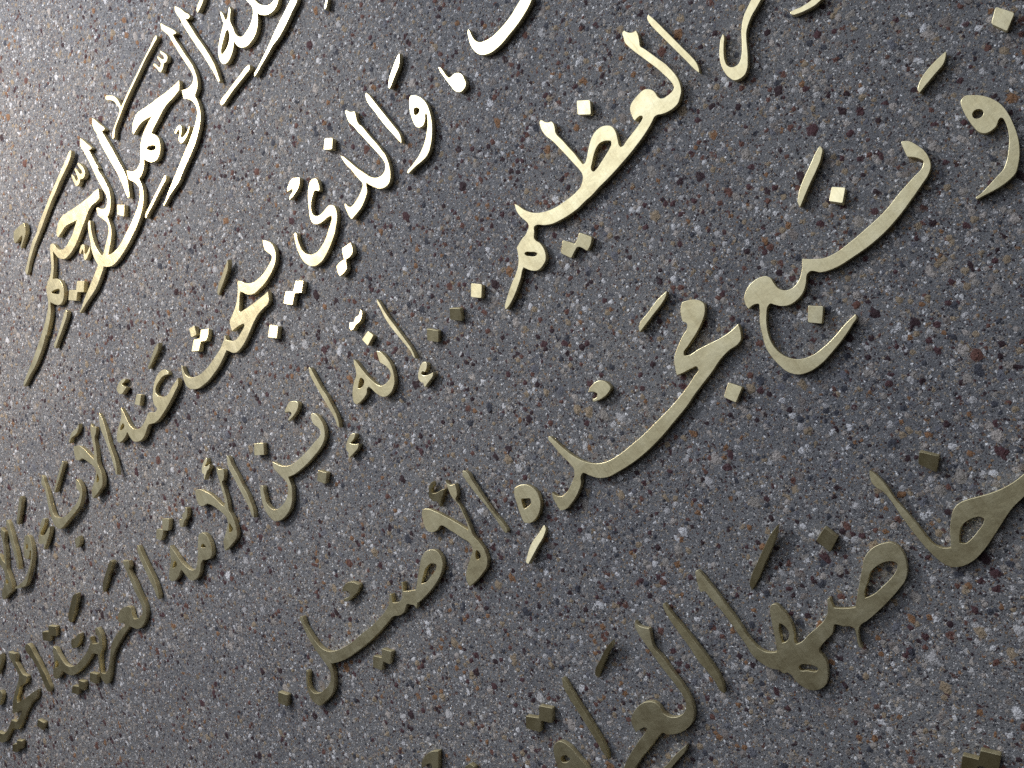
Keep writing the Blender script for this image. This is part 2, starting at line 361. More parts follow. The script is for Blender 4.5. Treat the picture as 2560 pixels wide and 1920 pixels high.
piece('brass_letter', 'hook-topped upright stroke ending above the square dot inside the deep bowl of the top line', 'letter', 'brass letters of the wall inscription',
      '-11123,29078c -11069,28955 -11019,28808 -10973,28693 -10965,28640 -11006,28631 -11065,28678c -11056,28548 -11042,28322 -11028,28098 -11030,27889 -11024,27693 -11025,27555 -11033,27425 -11064,27316 -11111,27220 -11154,27122 -11195,27069c -11248,27088c -11242,27182 -11226,27321 -11202,27524 -11201,27696 -11208,27895 -11223,28118 -11237,28343 -11229,28567 -11211,28730 -11220,28881 -11198,28987 -11160,29041')
piece('vowel_mark', 'small wavy mark beside the sweeping tail of the tall hooked top-line letter', 'accent mark', 'small vowel marks around the letters',
      '-9484,27114c -9471,27147 -9406,27170 -9333,27175 -9289,27157 -9279,27108 -9305,27058 -9356,27005 -9402,26965 -9376,26932 -9307,26918 -9219,26926 -9120,26966c -9112,26946c -9171,26898 -9256,26862 -9347,26847 -9438,26849 -9473,26865c -9486,26910 -9469,26978 -9404,27034 -9357,27081 -9364,27104 -9416,27111 -9458,27101c')
piece('vowel_mark', 'small three-toothed mark of the top line nearer the left edge, beside the plain long bar', 'accent mark', 'small vowel marks around the letters',
      '-12003,28690c -11970,28624 -11944,28511 -11944,28420 -11959,28363 -12016,28325 -12081,28330 -12154,28381c -12196,28343 -12278,28327 -12330,28351 -12345,28386 -12347,28495 -12339,28596 -12327,28649 -12302,28644c -12285,28593 -12285,28521 -12275,28458 -12246,28424 -12205,28441 -12190,28499 -12183,28600 -12167,28676 -12142,28672c -12121,28607 -12108,28514 -12081,28458 -12041,28438 -12017,28469 -12027,28549 -12039,28642 -12039,28696')
piece('vowel_mark', 'long plain slanting bar of the top line, next to the notched leaf mark', 'accent mark', 'small vowel marks around the letters',
      '-12018,29039c -12013,28989 -12062,28943 -12185,28892 -12425,28837 -12694,28786 -12913,28726 -13160,28669 -13392,28597 -13590,28530 -13790,28464 -13983,28407 -14177,28351 -14290,28304 -14449,28234 -14600,28156 -14723,28074 -14802,28047c -14808,28106 -14787,28163 -14685,28207 -14525,28296 -14321,28402 -14171,28478 -14039,28491 -13777,28598 -13542,28672 -13283,28740 -13017,28818 -12737,28880 -12494,28936 -12253,28990 -12075,29037', lean=1, swing=-1)
piece('vowel_mark', 'notched leaf-shaped tan mark by the left edge, leftmost piece of the top line', 'accent mark', 'small vowel marks around the letters',
      '-14146,28931c -14170,28840 -14243,28754 -14372,28697 -14508,28662 -14620,28626c -14608,28673 -14537,28705 -14411,28766 -14387,28798c -14468,28814 -14616,28827 -14713,28843c -14720,28895 -14650,28986 -14561,29041 -14405,29021 -14252,28975', lean=5, swing=-4)
piece('brass_letter', 'last letter of the top line, slotted round loop and long tail pointing down', 'letter', 'brass letters of the wall inscription',
      '-11826,27841c -11851,27772 -11906,27671c -11987,27664 -12100,27692 -12222,27711 -12344,27693 -12458,27650 -12582,27598 -12729,27548 -12886,27487 -13070,27430 -13228,27407 -13373,27404 -13497,27427 -13611,27502 -13684,27598 -13717,27705 -13744,27824c -13789,27746 -13860,27626 -13943,27516 -14010,27445 -14095,27363c -13982,27282 -13918,27177 -13912,27050 -13943,26935 -14017,26837 -14129,26784 -14234,26796 -14309,26851 -14387,26941 -14455,27038c -14508,26956 -14553,26886 -14660,26775 -14816,26667 -14992,26572 -14982,26585 -15177,26487 -15356,26409 -15563,26334 -15755,26282 -15960,26255 -16145,26212 -16291,26184c -16287,26224 -16143,26298 -15930,26373 -15682,26457 -15420,26562 -15160,26666 -14920,26784 -14736,26889 -14598,26994 -14513,27084 -14473,27176 -14436,27271 -14380,27368 -14288,27419 -14166,27464 -14061,27523 -13969,27626 -13881,27768 -13803,27901 -13742,27975 -13665,27966 -13629,27899 -13609,27811 -13548,27699 -13456,27631 -13326,27613 -13168,27635 -12999,27670 -12866,27735 -12775,27781 -12732,27801c -12797,27826 -12946,27890 -13077,27941 -13278,27941 -13433,27928c -13443,27972 -13393,28074 -13326,28125 -13181,28181 -13088,28191 -12901,28137 -12697,28069 -12496,28002 -12290,27946 -12102,27904 -11912,27870 | -14303,27175 -14220,27162 -14132,27123 -14045,27054 -14055,27015 -14097,26986 -14176,27027 -14245,27089')
piece('letter_dot', 'square dot inside the deep bowl of the big looped letter in the top line', 'dot', 'single square dots of the inscription',
      '-11563,27199r -11393,27043r -11538,26875r -11689,27043r')
piece('vowel_mark', 'slanting bar right of the deep bowl in the top line, alongside the sweeping tail', 'accent mark', 'small vowel marks around the letters',
      '-10159,26702c -10151,26654 -10185,26618 -10288,26594 -10456,26560 -10634,26516 -10813,26472 -10987,26438 -11058,26409c -11066,26457 -11039,26483 -10895,26526 -10685,26578 -10477,26628 -10301,26671')
piece('vowel_mark', 'small wavy mark touching the left horn of the deep bowl in the top line', 'accent mark', 'small vowel marks around the letters',
      '-13070,27190c -13066,27222 -13013,27265 -12935,27296 -12874,27285 -12859,27233 -12881,27173 -12943,27102 -12943,27076 -12875,27065 -12780,27089 -12725,27104c -12731,27083 -12776,27034 -12873,26994 -12973,26971 -13019,26984 -13029,27026 -12992,27091 -12948,27159 -12937,27202 -12978,27202 -13043,27177c')
piece('dot_pair', 'white-gleaming joined dots right of the slotted loop that ends the top line', 'dot', 'joined pairs of square dots',
      '-13470,26817r -13282,26666r -13435,26500r -13601,26627c -13734,26511r -13938,26684r -13789,26839r -13612,26694c')
piece('vowel_mark', 'short thin bar right of the long tail ending the top line, below joined dots', 'accent mark', 'small vowel marks around the letters',
      '-14125,26582c -14110,26536 -14168,26468 -14306,26401 -14513,26316 -14714,26243 -14888,26166c -14918,26205 -14901,26245 -14753,26307 -14534,26402 -14310,26508 -14173,26575')
piece('brass_letter', "plain pointed upright stroke just left of the second line's round-eyed comma letter", 'letter', 'brass letters of the wall inscription',
      '-5705,24462c -5685,24373 -5672,24250 -5655,24088 -5638,23928 -5621,23768 -5604,23609 -5595,23487 -5607,23413 -5632,23352 -5656,23325c -5673,23404 -5699,23570 -5730,23757 -5748,23961 -5760,24132 -5775,24262 -5766,24357 -5742,24429')
piece('brass_letter', 'comma-shaped letter with a round eye in the second line, under the slim leaf-shaped stroke', 'letter', 'brass letters of the wall inscription',
      '-5094,23788 -5060,23769 -5007,23710 -4966,23634 -4940,23539 -4939,23453 -4960,23348 -4992,23252 -5038,23157 -5101,23064 -5179,22971 -5261,22896 -5339,22844 -5419,22821 -5528,22824 -5645,22840 -5740,22843 -5829,22844c -5838,22876 -5820,22889 -5732,22899 -5609,22912 -5497,22934 -5404,22972 -5299,23028 -5203,23104 -5116,23190 -5058,23274 -5029,23330 -5022,23366c -5053,23353 -5083,23311 -5119,23276 -5167,23251 -5219,23256 -5259,23278 -5289,23325 -5293,23385 -5281,23458 -5256,23547 -5220,23640 -5170,23719 -5122,23773 | -5158,23581 -5124,23572 -5090,23531 -5084,23495 -5104,23472 -5147,23464 -5192,23479 -5202,23509 -5185,23549')
piece('vowel_mark', 'slim leaf-shaped stroke above the round-eyed comma letter of the second line', 'accent mark', 'small vowel marks around the letters',
      '-4856,24472c -4892,24407 -4942,24349 -5006,24305 -5088,24272 -5174,24234 -5252,24196 -5321,24170c -5329,24193 -5303,24239 -5227,24309 -5115,24371 -4988,24432 -4906,24465', lean=-1, swing=-2)
piece('vowel_mark', 'tadpole-shaped mark with a fat round head and pointed tail, right of a slim leaf stroke', 'accent mark', 'small vowel marks around the letters',
      '-4445,23765c -4424,23730 -4415,23636 -4412,23535 -4400,23488c -4364,23473 -4305,23470 -4250,23442 -4216,23406 -4197,23348 -4206,23274 -4219,23204 -4264,23165 -4316,23155 -4369,23165 -4410,23202 -4438,23268 -4447,23360 -4453,23478 -4459,23596 -4457,23706')
piece('brass_letter', 'wide hook-shaped bowl sweeping down from the upper edge near the middle of the photo', 'letter', 'brass letters of the wall inscription',
      '-3716,23821c -3717,23778 -3732,23696 -3734,23613 -3712,23542 -3672,23496 -3600,23454 -3493,23419 -3374,23405 -3230,23406 -3110,23416 -2992,23442 -2889,23468 -2837,23481 -2780,23501c -2657,23367c -2715,23335 -2786,23303 -2876,23275 -2992,23250 -3117,23231 -3252,23222 -3386,23212 -3525,23218 -3648,23248 -3749,23310 -3797,23365 -3827,23445 -3835,23537 -3823,23623 -3788,23712 -3754,23789')
piece('brass_letter', 'notch-topped second-line letter bending into a slanting arm and small hooked foot', 'letter', 'brass letters of the wall inscription',
      '-6173,24538c -6162,24498 -6144,24463 -6103,24423 -6062,24395c -6078,24337 -6100,24278 -6116,24227 -6119,24186 -6090,24083 -6071,23919 -6046,23766 -6021,23615 -6011,23490 -6001,23411 -6017,23298 -6049,23186 -6096,23088 -6157,23016 -6215,22984 -6283,22982 -6350,23006 -6417,23054 -6467,23124 -6511,23205 -6554,23300c -6573,23276 -6596,23225 -6631,23171 -6694,23128 -6776,23087 -6882,23051 -6997,23038 -7134,23031c -7148,23096 -7140,23204 -7122,23301 -7105,23337c -7083,23318 -7075,23269 -7048,23220 -6990,23202 -6904,23212 -6799,23234 -6711,23270 -6636,23318 -6620,23347 -6631,23414 -6651,23531 -6672,23694 -6706,23841 -6708,23959 -6703,24027c -6672,23971 -6635,23864 -6595,23726 -6545,23580 -6488,23443 -6444,23339 -6393,23267 -6329,23214 -6262,23190 -6193,23191 -6124,23228 -6090,23281 -6080,23357 -6096,23485 -6121,23636 -6154,23825 -6184,23998 -6201,24075 -6224,24235 -6248,24323 -6241,24404 -6223,24476 -6201,24529')
piece('letter_dot', 'bright square dot above the long slanting arm of the notch-topped letter in the second line', 'dot', 'single square dots of the inscription',
      '-6801,24499R -6660,24371R -6770,24214R -6923,24348R', lean=-6)
piece('vowel_mark', 'notched leaf mark with bright face, left of the S-curved bowl letter in the second line', 'accent mark', 'small vowel marks around the letters',
      '-7604,24353c -7640,24298 -7707,24239 -7808,24208 -7913,24197 -8000,24198c -7998,24219 -7954,24247 -7872,24265 -7840,24289 -7847,24312 -7867,24323 -7918,24335 -7957,24347c -7943,24372 -7888,24414 -7812,24451 -7743,24451 -7670,24408')
piece('brass_letter', 'S-curved second-line letter with a deep bowl, above the bright diamond dots', 'letter', 'brass letters of the wall inscription',
      '-7460,24138 -7406,24134 -7351,24107 -7327,24064 -7338,23985 -7361,23917 -7384,23886 -7410,23876c -7481,23943 -7540,23914 -7610,23871 -7674,23810 -7721,23733 -7738,23660 -7710,23596 -7647,23556 -7547,23539 -7452,23544 -7380,23541 -7326,23503 -7295,23445 -7303,23373 -7342,23291 -7390,23232 -7490,23145 -7537,23104 -7648,23039 -7802,22968 -7949,22918 -8089,22904 -8201,22930 -8275,22982 -8333,23059 -8370,23162 -8376,23283 -8364,23404 -8332,23524 -8293,23623 -8258,23682 -8225,23669 -8214,23637 -8250,23558 -8274,23446 -8280,23335 -8255,23241 -8195,23166 -8118,23117 -8024,23094 -7902,23108 -7785,23140 -7668,23199 -7602,23240 -7528,23278 -7457,23333 -7437,23370c -7520,23401 -7639,23415 -7730,23443 -7792,23485 -7827,23540 -7832,23610 -7808,23692 -7762,23769 -7706,23868 -7655,23955 -7593,24034 -7529,24095')
piece('dot_pair', 'bright diamond dots joined tip to tip under the S-curved bowl letter of the second line', 'dot', 'joined pairs of square dots',
      '-7381,22751r -7399,22634 -7432,22578 -7479,22561 -7616,22582c -7654,22494 -7678,22443 -7729,22428 -7882,22440r -7876,22534 -7847,22636r -7739,22633 -7652,22611c -7630,22684 -7593,22795r', lean=-7, swing=-2)
piece('dot_pair', 'bright joined square dots right of the large angular letter in the second line', 'dot', 'joined pairs of square dots',
      '-8723,23024r -8570,22902r -8706,22749r -8847,22850c -8994,22710r -9161,22875r -9013,23027r -8861,22903c', lean=-8)
piece('brass_letter', 'large angular letter of the second line with a triangular gap and a sweeping hooked bowl', 'letter', 'brass letters of the wall inscription',
      '-8905,24073c -8832,23993 -8781,23898 -8767,23797 -8790,23698 -8839,23619 -8919,23552 -9037,23500 -9189,23459 -9347,23437 -9485,23444 -9618,23459 -9710,23502 -9782,23573 -9830,23649 -9867,23698c -9915,23664 -10008,23557 -10100,23449c -10088,23417 -10003,23389 -9841,23352 -9622,23315 -9457,23289 -9331,23280c -9368,23204 -9410,23134 -9456,23112 -9588,23112 -9755,23108 -9856,23083 -9989,23040 -10113,22986 -10257,22933 -10388,22898 -10522,22887 -10616,22905 -10684,22957 -10737,23031 -10776,23079c -10853,23049 -10974,23004 -11138,22959 -11311,22935 -11499,22920 -11667,22936 -11804,22964 -11918,23026 -11999,23101 -12040,23200 -12034,23301 -12004,23418 -11968,23513 -11934,23566c -11914,23548c -11930,23486 -11937,23384 -11898,23296 -11817,23220 -11697,23167 -11543,23132 -11390,23127 -11223,23141 -11072,23165 -10921,23190 -10801,23235 -10716,23276 -10649,23323c -10652,23288 -10667,23240 -10625,23181 -10560,23123 -10481,23086 -10398,23083 -10294,23109 -10205,23130 -10146,23159 -10141,23188 -10192,23216 -10299,23245 -10395,23259 -10457,23261c -10445,23324 -10397,23445 -10316,23481 -10178,23538 -10066,23602 -9976,23681 -9884,23790 -9841,23861 -9805,23889c -9753,23836 -9703,23763 -9630,23693 -9528,23634 -9406,23604 -9268,23597 -9110,23618 -8986,23651 -8900,23698 -8898,23741c -8937,23826 -8962,23899c -8940,23985')
piece('vowel_mark', 'dark olive slanting stroke above the curved arm of the large angular letter, second line', 'accent mark', 'small vowel marks around the letters',
      '-9739,24326c -9789,24260 -9859,24209 -9984,24158 -10151,24107 -10291,24066 -10387,24027c -10397,24057 -10339,24119 -10261,24165 -10094,24214 -9919,24274 -9809,24306', lean=6, swing=-6)
piece('letter_dot', 'bright square dot below the angular letter of the second line, alone on bare concrete', 'dot', 'single square dots of the inscription',
      '-9656,22801r -9493,22646r -9629,22478r -9806,22636r', lean=-7)
piece('letter_dot', 'small diamond dot, the lone one in the cluster of three above the hooked bowl', 'dot', 'single square dots of the inscription',
      '-11348,23994r -11203,23954r -11245,23779r -11390,23822r')
piece('dot_pair', 'bright joined dots next to the small diamond in the cluster above the hooked bowl', 'dot', 'joined pairs of square dots',
      '-11124,23797r -10943,23688r -10996,23592 -11095,23521r -11228,23598c -11353,23477r -11523,23595r -11370,23757r -11228,23673c', lean=-8, swing=2)
piece('vowel_mark', 'thin slanting stroke above the second-line letter with a big open curl', 'accent mark', 'small vowel marks around the letters',
      '-12169,24285c -12210,24237 -12299,24192 -12462,24155 -12610,24120 -12755,24091c -12748,24125 -12650,24165 -12518,24211 -12378,24266 -12262,24290', lean=4, swing=-3)
piece('brass_letter', 'wavy linked second-line letter with a big open curl on top and triangular eye', 'letter', 'brass letters of the wall inscription',
      '-12383,23807 -12332,23747 -12316,23690 -12333,23658c -12413,23704 -12513,23730 -12618,23719 -12736,23693 -12808,23651 -12835,23593 -12817,23518 -12753,23443 -12659,23377 -12581,23353 -12504,23360 -12381,23396 -12244,23422 -12140,23440c -12162,23379 -12212,23322 -12326,23281 -12455,23235 -12608,23188 -12756,23152 -12895,23125 -13029,23109 -13164,23124 -13256,23163 -13341,23197 -13405,23179 -13476,23134 -13587,23085 -13712,23083 -13829,23129 -13908,23192 -13955,23299 -13975,23407 -13986,23461c -14068,23420 -14184,23404 -14313,23423c -14347,23481 -14329,23563 -14253,23640 -14164,23706 -14050,23771 -13961,23854 -13923,23955 -13895,23976c -13878,23877 -13864,23725 -13850,23573 -13813,23453 -13749,23368 -13664,23315 -13553,23294 -13442,23312 -13338,23350 -13218,23393 -13158,23359 -13077,23303 -13002,23291 -12962,23310 -12980,23368 -12997,23442 -12976,23536 -12923,23623 -12857,23701 -12777,23769 -12652,23836 -12515,23856 | -14004,23678 -13992,23614 -14030,23592 -14105,23595 -14155,23613c -14139,23642 -14070,23675', lean=-4)
piece('letter_dot', 'narrow square dot between the small C-shaped mark and the big open curl, second line', 'dot', 'single square dots of the inscription',
      '-13313,23897r -13203,23807r -13366,23660r -13482,23771r')
piece('vowel_mark', 'small C-shaped mark at upper left of the narrow square dot in the second line', 'accent mark', 'small vowel marks around the letters',
      '-13404,24319c -13440,24304 -13572,24318c -13532,24233 -13466,24167c -13558,24148 -13665,24143 -13711,24168 -13764,24253 -13767,24328 -13722,24360 -13607,24391 -13499,24379', lean=-5)
piece('brass_letter', 'tall slim upright stroke between the open-curled wavy letter and a crossed letter', 'letter', 'brass letters of the wall inscription',
      '-14547,24300c -14530,24198 -14529,24021 -14554,23812 -14593,23584 -14602,23415 -14602,23273 -14622,23144 -14659,23027 -14699,22928c -14727,22953 -14711,23060 -14694,23223 -14678,23401 -14670,23587 -14672,23796 -14675,24007 -14638,24143 -14589,24255', lean=-3.5)
piece('brass_letter', 'crossed second-line letter with notched top and small triangular eye, beside the V-shaped one', 'letter', 'brass letters of the wall inscription',
      '-14893,24275c -14894,24219 -14787,24127c -14808,24080 -14875,24011 -14946,23978c -14989,23877 -15018,23768 -15064,23653 -15110,23556 -15140,23463 -15134,23364 -15129,23264 -15156,23139 -15203,23059 -15243,23013 -15364,22987 -15514,22969 -15639,22965c -15644,23018 -15606,23106 -15562,23158 -15450,23214 -15357,23283 -15282,23347 -15260,23412 -15293,23513 -15381,23650 -15460,23766 -15542,23860c -15605,23868 -15673,23891 -15741,23948 -15730,24039 -15701,24151 -15669,24220c -15567,24178 -15475,24114 -15404,24022 -15334,23894 -15272,23757 -15198,23620c -15152,23662 -15098,23788 -15054,23920 -15018,24075 -14976,24192 | -15262,23302 -15248,23230 -15263,23176 -15292,23155 -15372,23174c -15319,23243', lean=-3.5)
piece('vowel_mark', 'tiny kinked wave mark above the left arm of the crossed letter, second line', 'accent mark', 'small vowel marks around the letters',
      '-15188,24475c -15242,24404 -15332,24358 -15434,24353 -15562,24372 -15624,24347 -15682,24319c -15688,24348 -15610,24403 -15504,24449 -15414,24455 -15314,24437 -15253,24445')
piece('vowel_mark', 'thin slanting stroke between the arms of the V-shaped letter in the second line', 'accent mark', 'small vowel marks around the letters',
      '-16109,24162c -16097,24129 -16189,24056 -16313,23988 -16456,23915 -16600,23841 -16725,23774c -16730,23807 -16642,23883 -16526,23959 -16381,24032 -16258,24101')
piece('brass_letter', 'wide V-shaped letter of the second line with a hooked right arm', 'letter', 'brass letters of the wall inscription',
      '-16957,24351c -16933,24283 -16951,24160 -16950,24043 -16966,23904 -16991,23755 -17012,23570 -17021,23461 -16994,23362 -16911,23277 -16771,23196 -16675,23170 -16534,23165 -16359,23171 -16177,23188 -16043,23234 -15975,23288 -15989,23361 -16023,23447 -15984,23536 -15949,23618c -15899,23555 -15869,23446 -15870,23334 -15908,23246 -15984,23166 -16114,23086 -16277,23057 -16487,23041 -16692,23035 -16869,23024 -16972,23041 -17058,23121 -17112,23242 -17125,23380 -17117,23507 -17096,23691 -17055,23863 -17044,23920 -17028,24059 -17053,24125 -17070,24203 -17011,24299', lean=-4)
piece('vowel_mark', 'open-curled small mark left of the foot of the V-shaped letter, second line', 'accent mark', 'small vowel marks around the letters',
      '-17452,23578 -17405,23541 -17469,23456 -17581,23408 -17666,23376 -17712,23337 -17672,23289 -17576,23257 -17471,23277 -17358,23308 -17311,23299c -17387,23210 -17514,23122 -17643,23051 -17745,22997c -17757,23028 -17714,23076 -17709,23122c -17801,23160 -17866,23214 -17820,23302 -17735,23384 -17657,23469 -17566,23547', lean=-5)
piece('letter_dot', 'dull diamond dot under the foot of the V-shaped letter in the second line', 'dot', 'single square dots of the inscription',
      '-16725,22655r -16573,22633r -16611,22520 -16654,22482r -16800,22477r -16769,22573', lean=3)
piece('vowel_mark', 'short near-upright stroke above the small eyed comma letter, second line near the left edge', 'accent mark', 'small vowel marks around the letters',
      '-17819,24367c -17822,24322 -17913,24225 -18061,24113 -18192,24023 -18315,23946c -18330,23988 -18240,24087 -18110,24194 -17960,24306 -17867,24366', lean=4)
piece('brass_letter', 'slim upright stroke near the left edge, beside the small eyed comma letter', 'letter', 'brass letters of the wall inscription',
      '-18647,24264c -18608,24189 -18619,24009 -18631,23864 -18663,23697 -18677,23554 -18712,23407 -18754,23248 -18820,23119c -18846,23167 -18822,23303 -18802,23475 -18783,23666 -18765,23858 -18736,24045 -18695,24225', lean=-3)
piece('brass_letter', 'small comma-shaped letter with a narrow eye near the left edge, end of the second line', 'letter', 'brass letters of the wall inscription',
      '-18275,23629 -18175,23595 -18129,23534 -18126,23416 -18143,23311 -18190,23189 -18250,23092 -18330,23006 -18441,22921 -18572,22831 -18694,22752 -18781,22718 -18896,22732 -19068,22795 -19221,22866c -19182,22874 -19024,22853 -18847,22837 -18707,22857 -18554,22936 -18412,23020 -18295,23134 -18226,23243 -18259,23262 -18322,23198 -18387,23154 -18468,23170 -18506,23222 -18499,23335 -18437,23448 -18352,23548 | -18284,23442 -18272,23385 -18299,23350 -18364,23338 -18379,23389 -18333,23437', lean=-4)
piece('brass_letter', 'crossed letter cut by the left edge at the end of the second line', 'letter', 'brass letters of the wall inscription',
      '-18899,24226c -18896,24174 -18835,24083c -18849,24044 -18923,23968 -18975,23913 -19033,23761 -19110,23619 -19188,23495 -19258,23384 -19262,23251 -19266,23120 -19301,22989 -19348,22908 -19531,22900 -19774,22900c -19787,22990 -19704,23079 -19565,23153 -19450,23239 -19388,23340 -19399,23497 -19487,23683c -19373,23831c -19314,23736 -19286,23601 -19238,23516c -19202,23604 -19105,23786 -19037,23949 -18998,24097 -18951,24189 | -19393,23207 -19376,23123 -19411,23100 -19471,23125')
piece('brass_letter', "plain pointed upright stroke at upper middle, right of the largest letter's notched top", 'letter', 'brass letters of the wall inscription',
      '-1571,21831 -1561,21796 -1542,21675 -1522,21492 -1501,21297 -1482,21117 -1464,20953 -1459,20851 -1473,20769 -1499,20711 -1512,20700c -1525,20760 -1544,20937 -1565,21129 -1588,21337 -1608,21519 -1622,21679 -1619,21757 -1602,21813')
piece('brass_letter', 'largest brass letter, running from a notched top through a teardrop loop to a slotted foot', 'letter', 'brass letters of the wall inscription',
      '-1939,21922c -1929,21886 -1895,21832 -1846,21799 -1818,21796c -1824,21745 -1847,21681 -1877,21623 -1896,21581 -1875,21509 -1843,21389 -1810,21256 -1777,21124 -1764,21013 -1758,20910 -1768,20823 -1794,20740 -1828,20678 -1879,20631 -1945,20587 -2021,20577 -2113,20594 -2203,20632 -2259,20668 -2290,20673 -2355,20647 -2436,20616 -2573,20575 -2743,20540 -2922,20511 -3098,20490 -3271,20475 -3453,20467 -3629,20452 -3728,20455 -3875,20449 -4021,20464 -4170,20495 -4322,20544 -4434,20614 -4537,20698 -4568,20703 -4618,20639 -4670,20571 -4667,20519 -4641,20460 -4632,20379 -4648,20293 -4678,20232 -4723,20186 -4777,20168 -4849,20154 -4907,20167 -4953,20199 -4999,20250 -5037,20312 -5055,20345c -5101,20321 -5160,20269 -5253,20207 -5378,20134 -5507,20074 -5598,20046 -5653,20040c -5646,20078 -5590,20127 -5489,20196 -5357,20278 -5224,20345 -5130,20406 -5064,20477 -5010,20570 -4980,20645c -4918,20668 -4814,20695 -4789,20695 -4694,20729 -4638,20769 -4628,20810 -4644,20893 -4667,20995 -4668,21072 -4651,21134 -4633,21188c -4596,21112 -4565,21021 -4516,20935 -4449,20855 -4361,20788 -4264,20736 -4145,20695 -4017,20670 -3884,20653 -3768,20650 -3683,20660 -3615,20700 -3569,20745 -3550,20789 -3549,20862 -3563,20986 -3582,21141 -3605,21312 -3634,21491 -3670,21627 -3672,21719 -3652,21803 -3630,21847 -3604,21858 -3582,21833 -3567,21788 -3530,21745 -3483,21718 -3478,21670 -3498,21605 -3527,21543 -3529,21507 -3512,21403 -3494,21247 -3475,21092 -3467,20959 -3455,20887 -3425,20884 -3377,20914 -3307,20975 -3229,21039 -3143,21096 -3039,21124 -2948,21111 -2878,21068 -2838,21020 -2826,20959 -2837,20884 -2872,20794 -2898,20732 -2898,20689c -2864,20676 -2791,20693 -2662,20719 -2552,20737 -2462,20762 -2425,20780 -2419,20805 -2443,20830 -2482,20835 -2534,20830c -2534,20879 -2516,20947 -2491,21009 -2451,21044 -2374,21068 -2282,21077 -2193,21070 -2141,21027 -2109,20972 -2102,20916 -2107,20861 -2097,20818 -2059,20782 -2009,20771 -1943,20765 -1890,20775 -1863,20796 -1858,20827 -1857,20900 -1871,21011 -1894,21156 -1929,21303 -1965,21451 -2002,21601 -2022,21723 -2024,21788 -1996,21861 -1975,21915 | -2958,20855 -2976,20817 -3034,20784 -3132,20752 -3244,20719 -3351,20694 -3396,20695 -3412,20725 -3404,20754 -3338,20817 -3245,20893 -3179,20931 -3104,20948 -3032,20925 -2984,20888 | -4923,20498 -4895,20497 -4829,20445 -4778,20401 -4761,20358 -4784,20346 -4822,20359 -4881,20412 -4922,20460')
piece('letter_dot', 'square dot above the teardrop loop of the largest brass letter', 'dot', 'single square dots of the inscription',
      '-3017,21671R -2862,21531R -2968,21359R -3122,21501R')
piece('dot_pair', 'joined pair of matt tan dots right of the slotted foot of the largest letter', 'dot', 'joined pairs of square dots',
      '-4057,20163R -3947,19987R -4025,19923 -4118,19884r -4218,20023 -4260,20010 -4374,19962R -4458,20122R -4324,20247R -4207,20083c -4163,20098', lean=3, swing=-1)
piece('letter_dot', 'brightest and uppermost of the three square dots stepping down left of the slotted foot', 'dot', 'single square dots of the inscription',
      '-5912,20735R -5768,20598R -5894,20437R -6034,20568R', lean=-1)
piece('letter_dot', 'darkest square dot, the middle one of three stepping down between slotted foot and slim upright', 'dot', 'single square dots of the inscription',
      '-6421,20674r -6275,20558r -6389,20397r -6540,20546r', lean=13, swing=-3)
piece('letter_dot', 'lowest of the three stepped square dots, just right of the slim upright stroke', 'dot', 'single square dots of the inscription',
      '-6957,20686r -6812,20534r -6933,20401r -7074,20542r', lean=9, swing=-2)
piece('letter_dot', 'pale diamond dot below the small wavy mark, third line, left of a long slim upright', 'dot', 'single square dots of the inscription',
      '-7948,21371r -7891,21245r -8079,21172r -8122,21331r', lean=-4, swing=2)
piece('vowel_mark', 'bright small wavy mark above the pale diamond dot in the third line', 'accent mark', 'small vowel marks around the letters',
      '-7876,21755c -7864,21711 -7898,21641 -7947,21598 -8004,21581 -8078,21589 -8132,21562 -8187,21560 -8214,21596 -8206,21645 -8161,21709c -8125,21679 -8081,21656 -8029,21702 -7956,21693 -7911,21719', lean=-9, swing=4)
piece('brass_letter', 'long slim upright stroke in the third line beside the three stepped square dots', 'letter', 'brass letters of the wall inscription',
      '-7493,21674c -7483,21606 -7483,21444 -7472,21275 -7446,21082 -7421,20866 -7404,20711 -7397,20588 -7409,20493 -7424,20440c -7436,20468 -7435,20603 -7462,20766 -7494,20948 -7526,21156 -7537,21324 -7524,21503 -7517,21618')
piece('vowel_mark', 'small curled mark with dark inner side under the slim upright near the stepped dots', 'accent mark', 'small vowel marks around the letters',
      '-7296,20285 -7288,20251 -7319,20210 -7376,20175 -7405,20169 -7418,20194 -7444,20204 -7472,20187 -7460,20148 -7409,20109 -7334,20081 -7263,20068c -7310,20026 -7389,20006 -7461,19994 -7531,19974c -7537,20010 -7518,20047c -7555,20086 -7567,20146 -7547,20195 -7476,20259 -7383,20308 -7328,20306')
piece('brass_letter', 'third-line looped letter with triangular eye and curved right arm, below the pale diamond dot', 'letter', 'brass letters of the wall inscription',
      '-7983,21002c -7939,20963 -7904,20871 -7882,20763 -7876,20667 -7895,20563 -7929,20470 -7977,20388 -8047,20333 -8141,20297 -8225,20297 -8297,20325 -8357,20396 -8399,20478 -8429,20578 -8456,20636c -8504,20630 -8548,20582 -8621,20554 -8735,20542 -8836,20548c -8865,20605 -8844,20683 -8785,20775 -8677,20872 -8559,20948 -8519,21026 -8490,21127 -8455,21181c -8436,21114 -8414,20977 -8381,20808 -8341,20673 -8297,20570 -8244,20502 -8177,20478 -8096,20472 -8014,20492 -7967,20537 -7949,20603 -7970,20689 -8003,20760 -8032,20814 -8019,20890 | -8509,20849 -8477,20777 -8516,20732 -8605,20718 -8658,20746c -8590,20810')
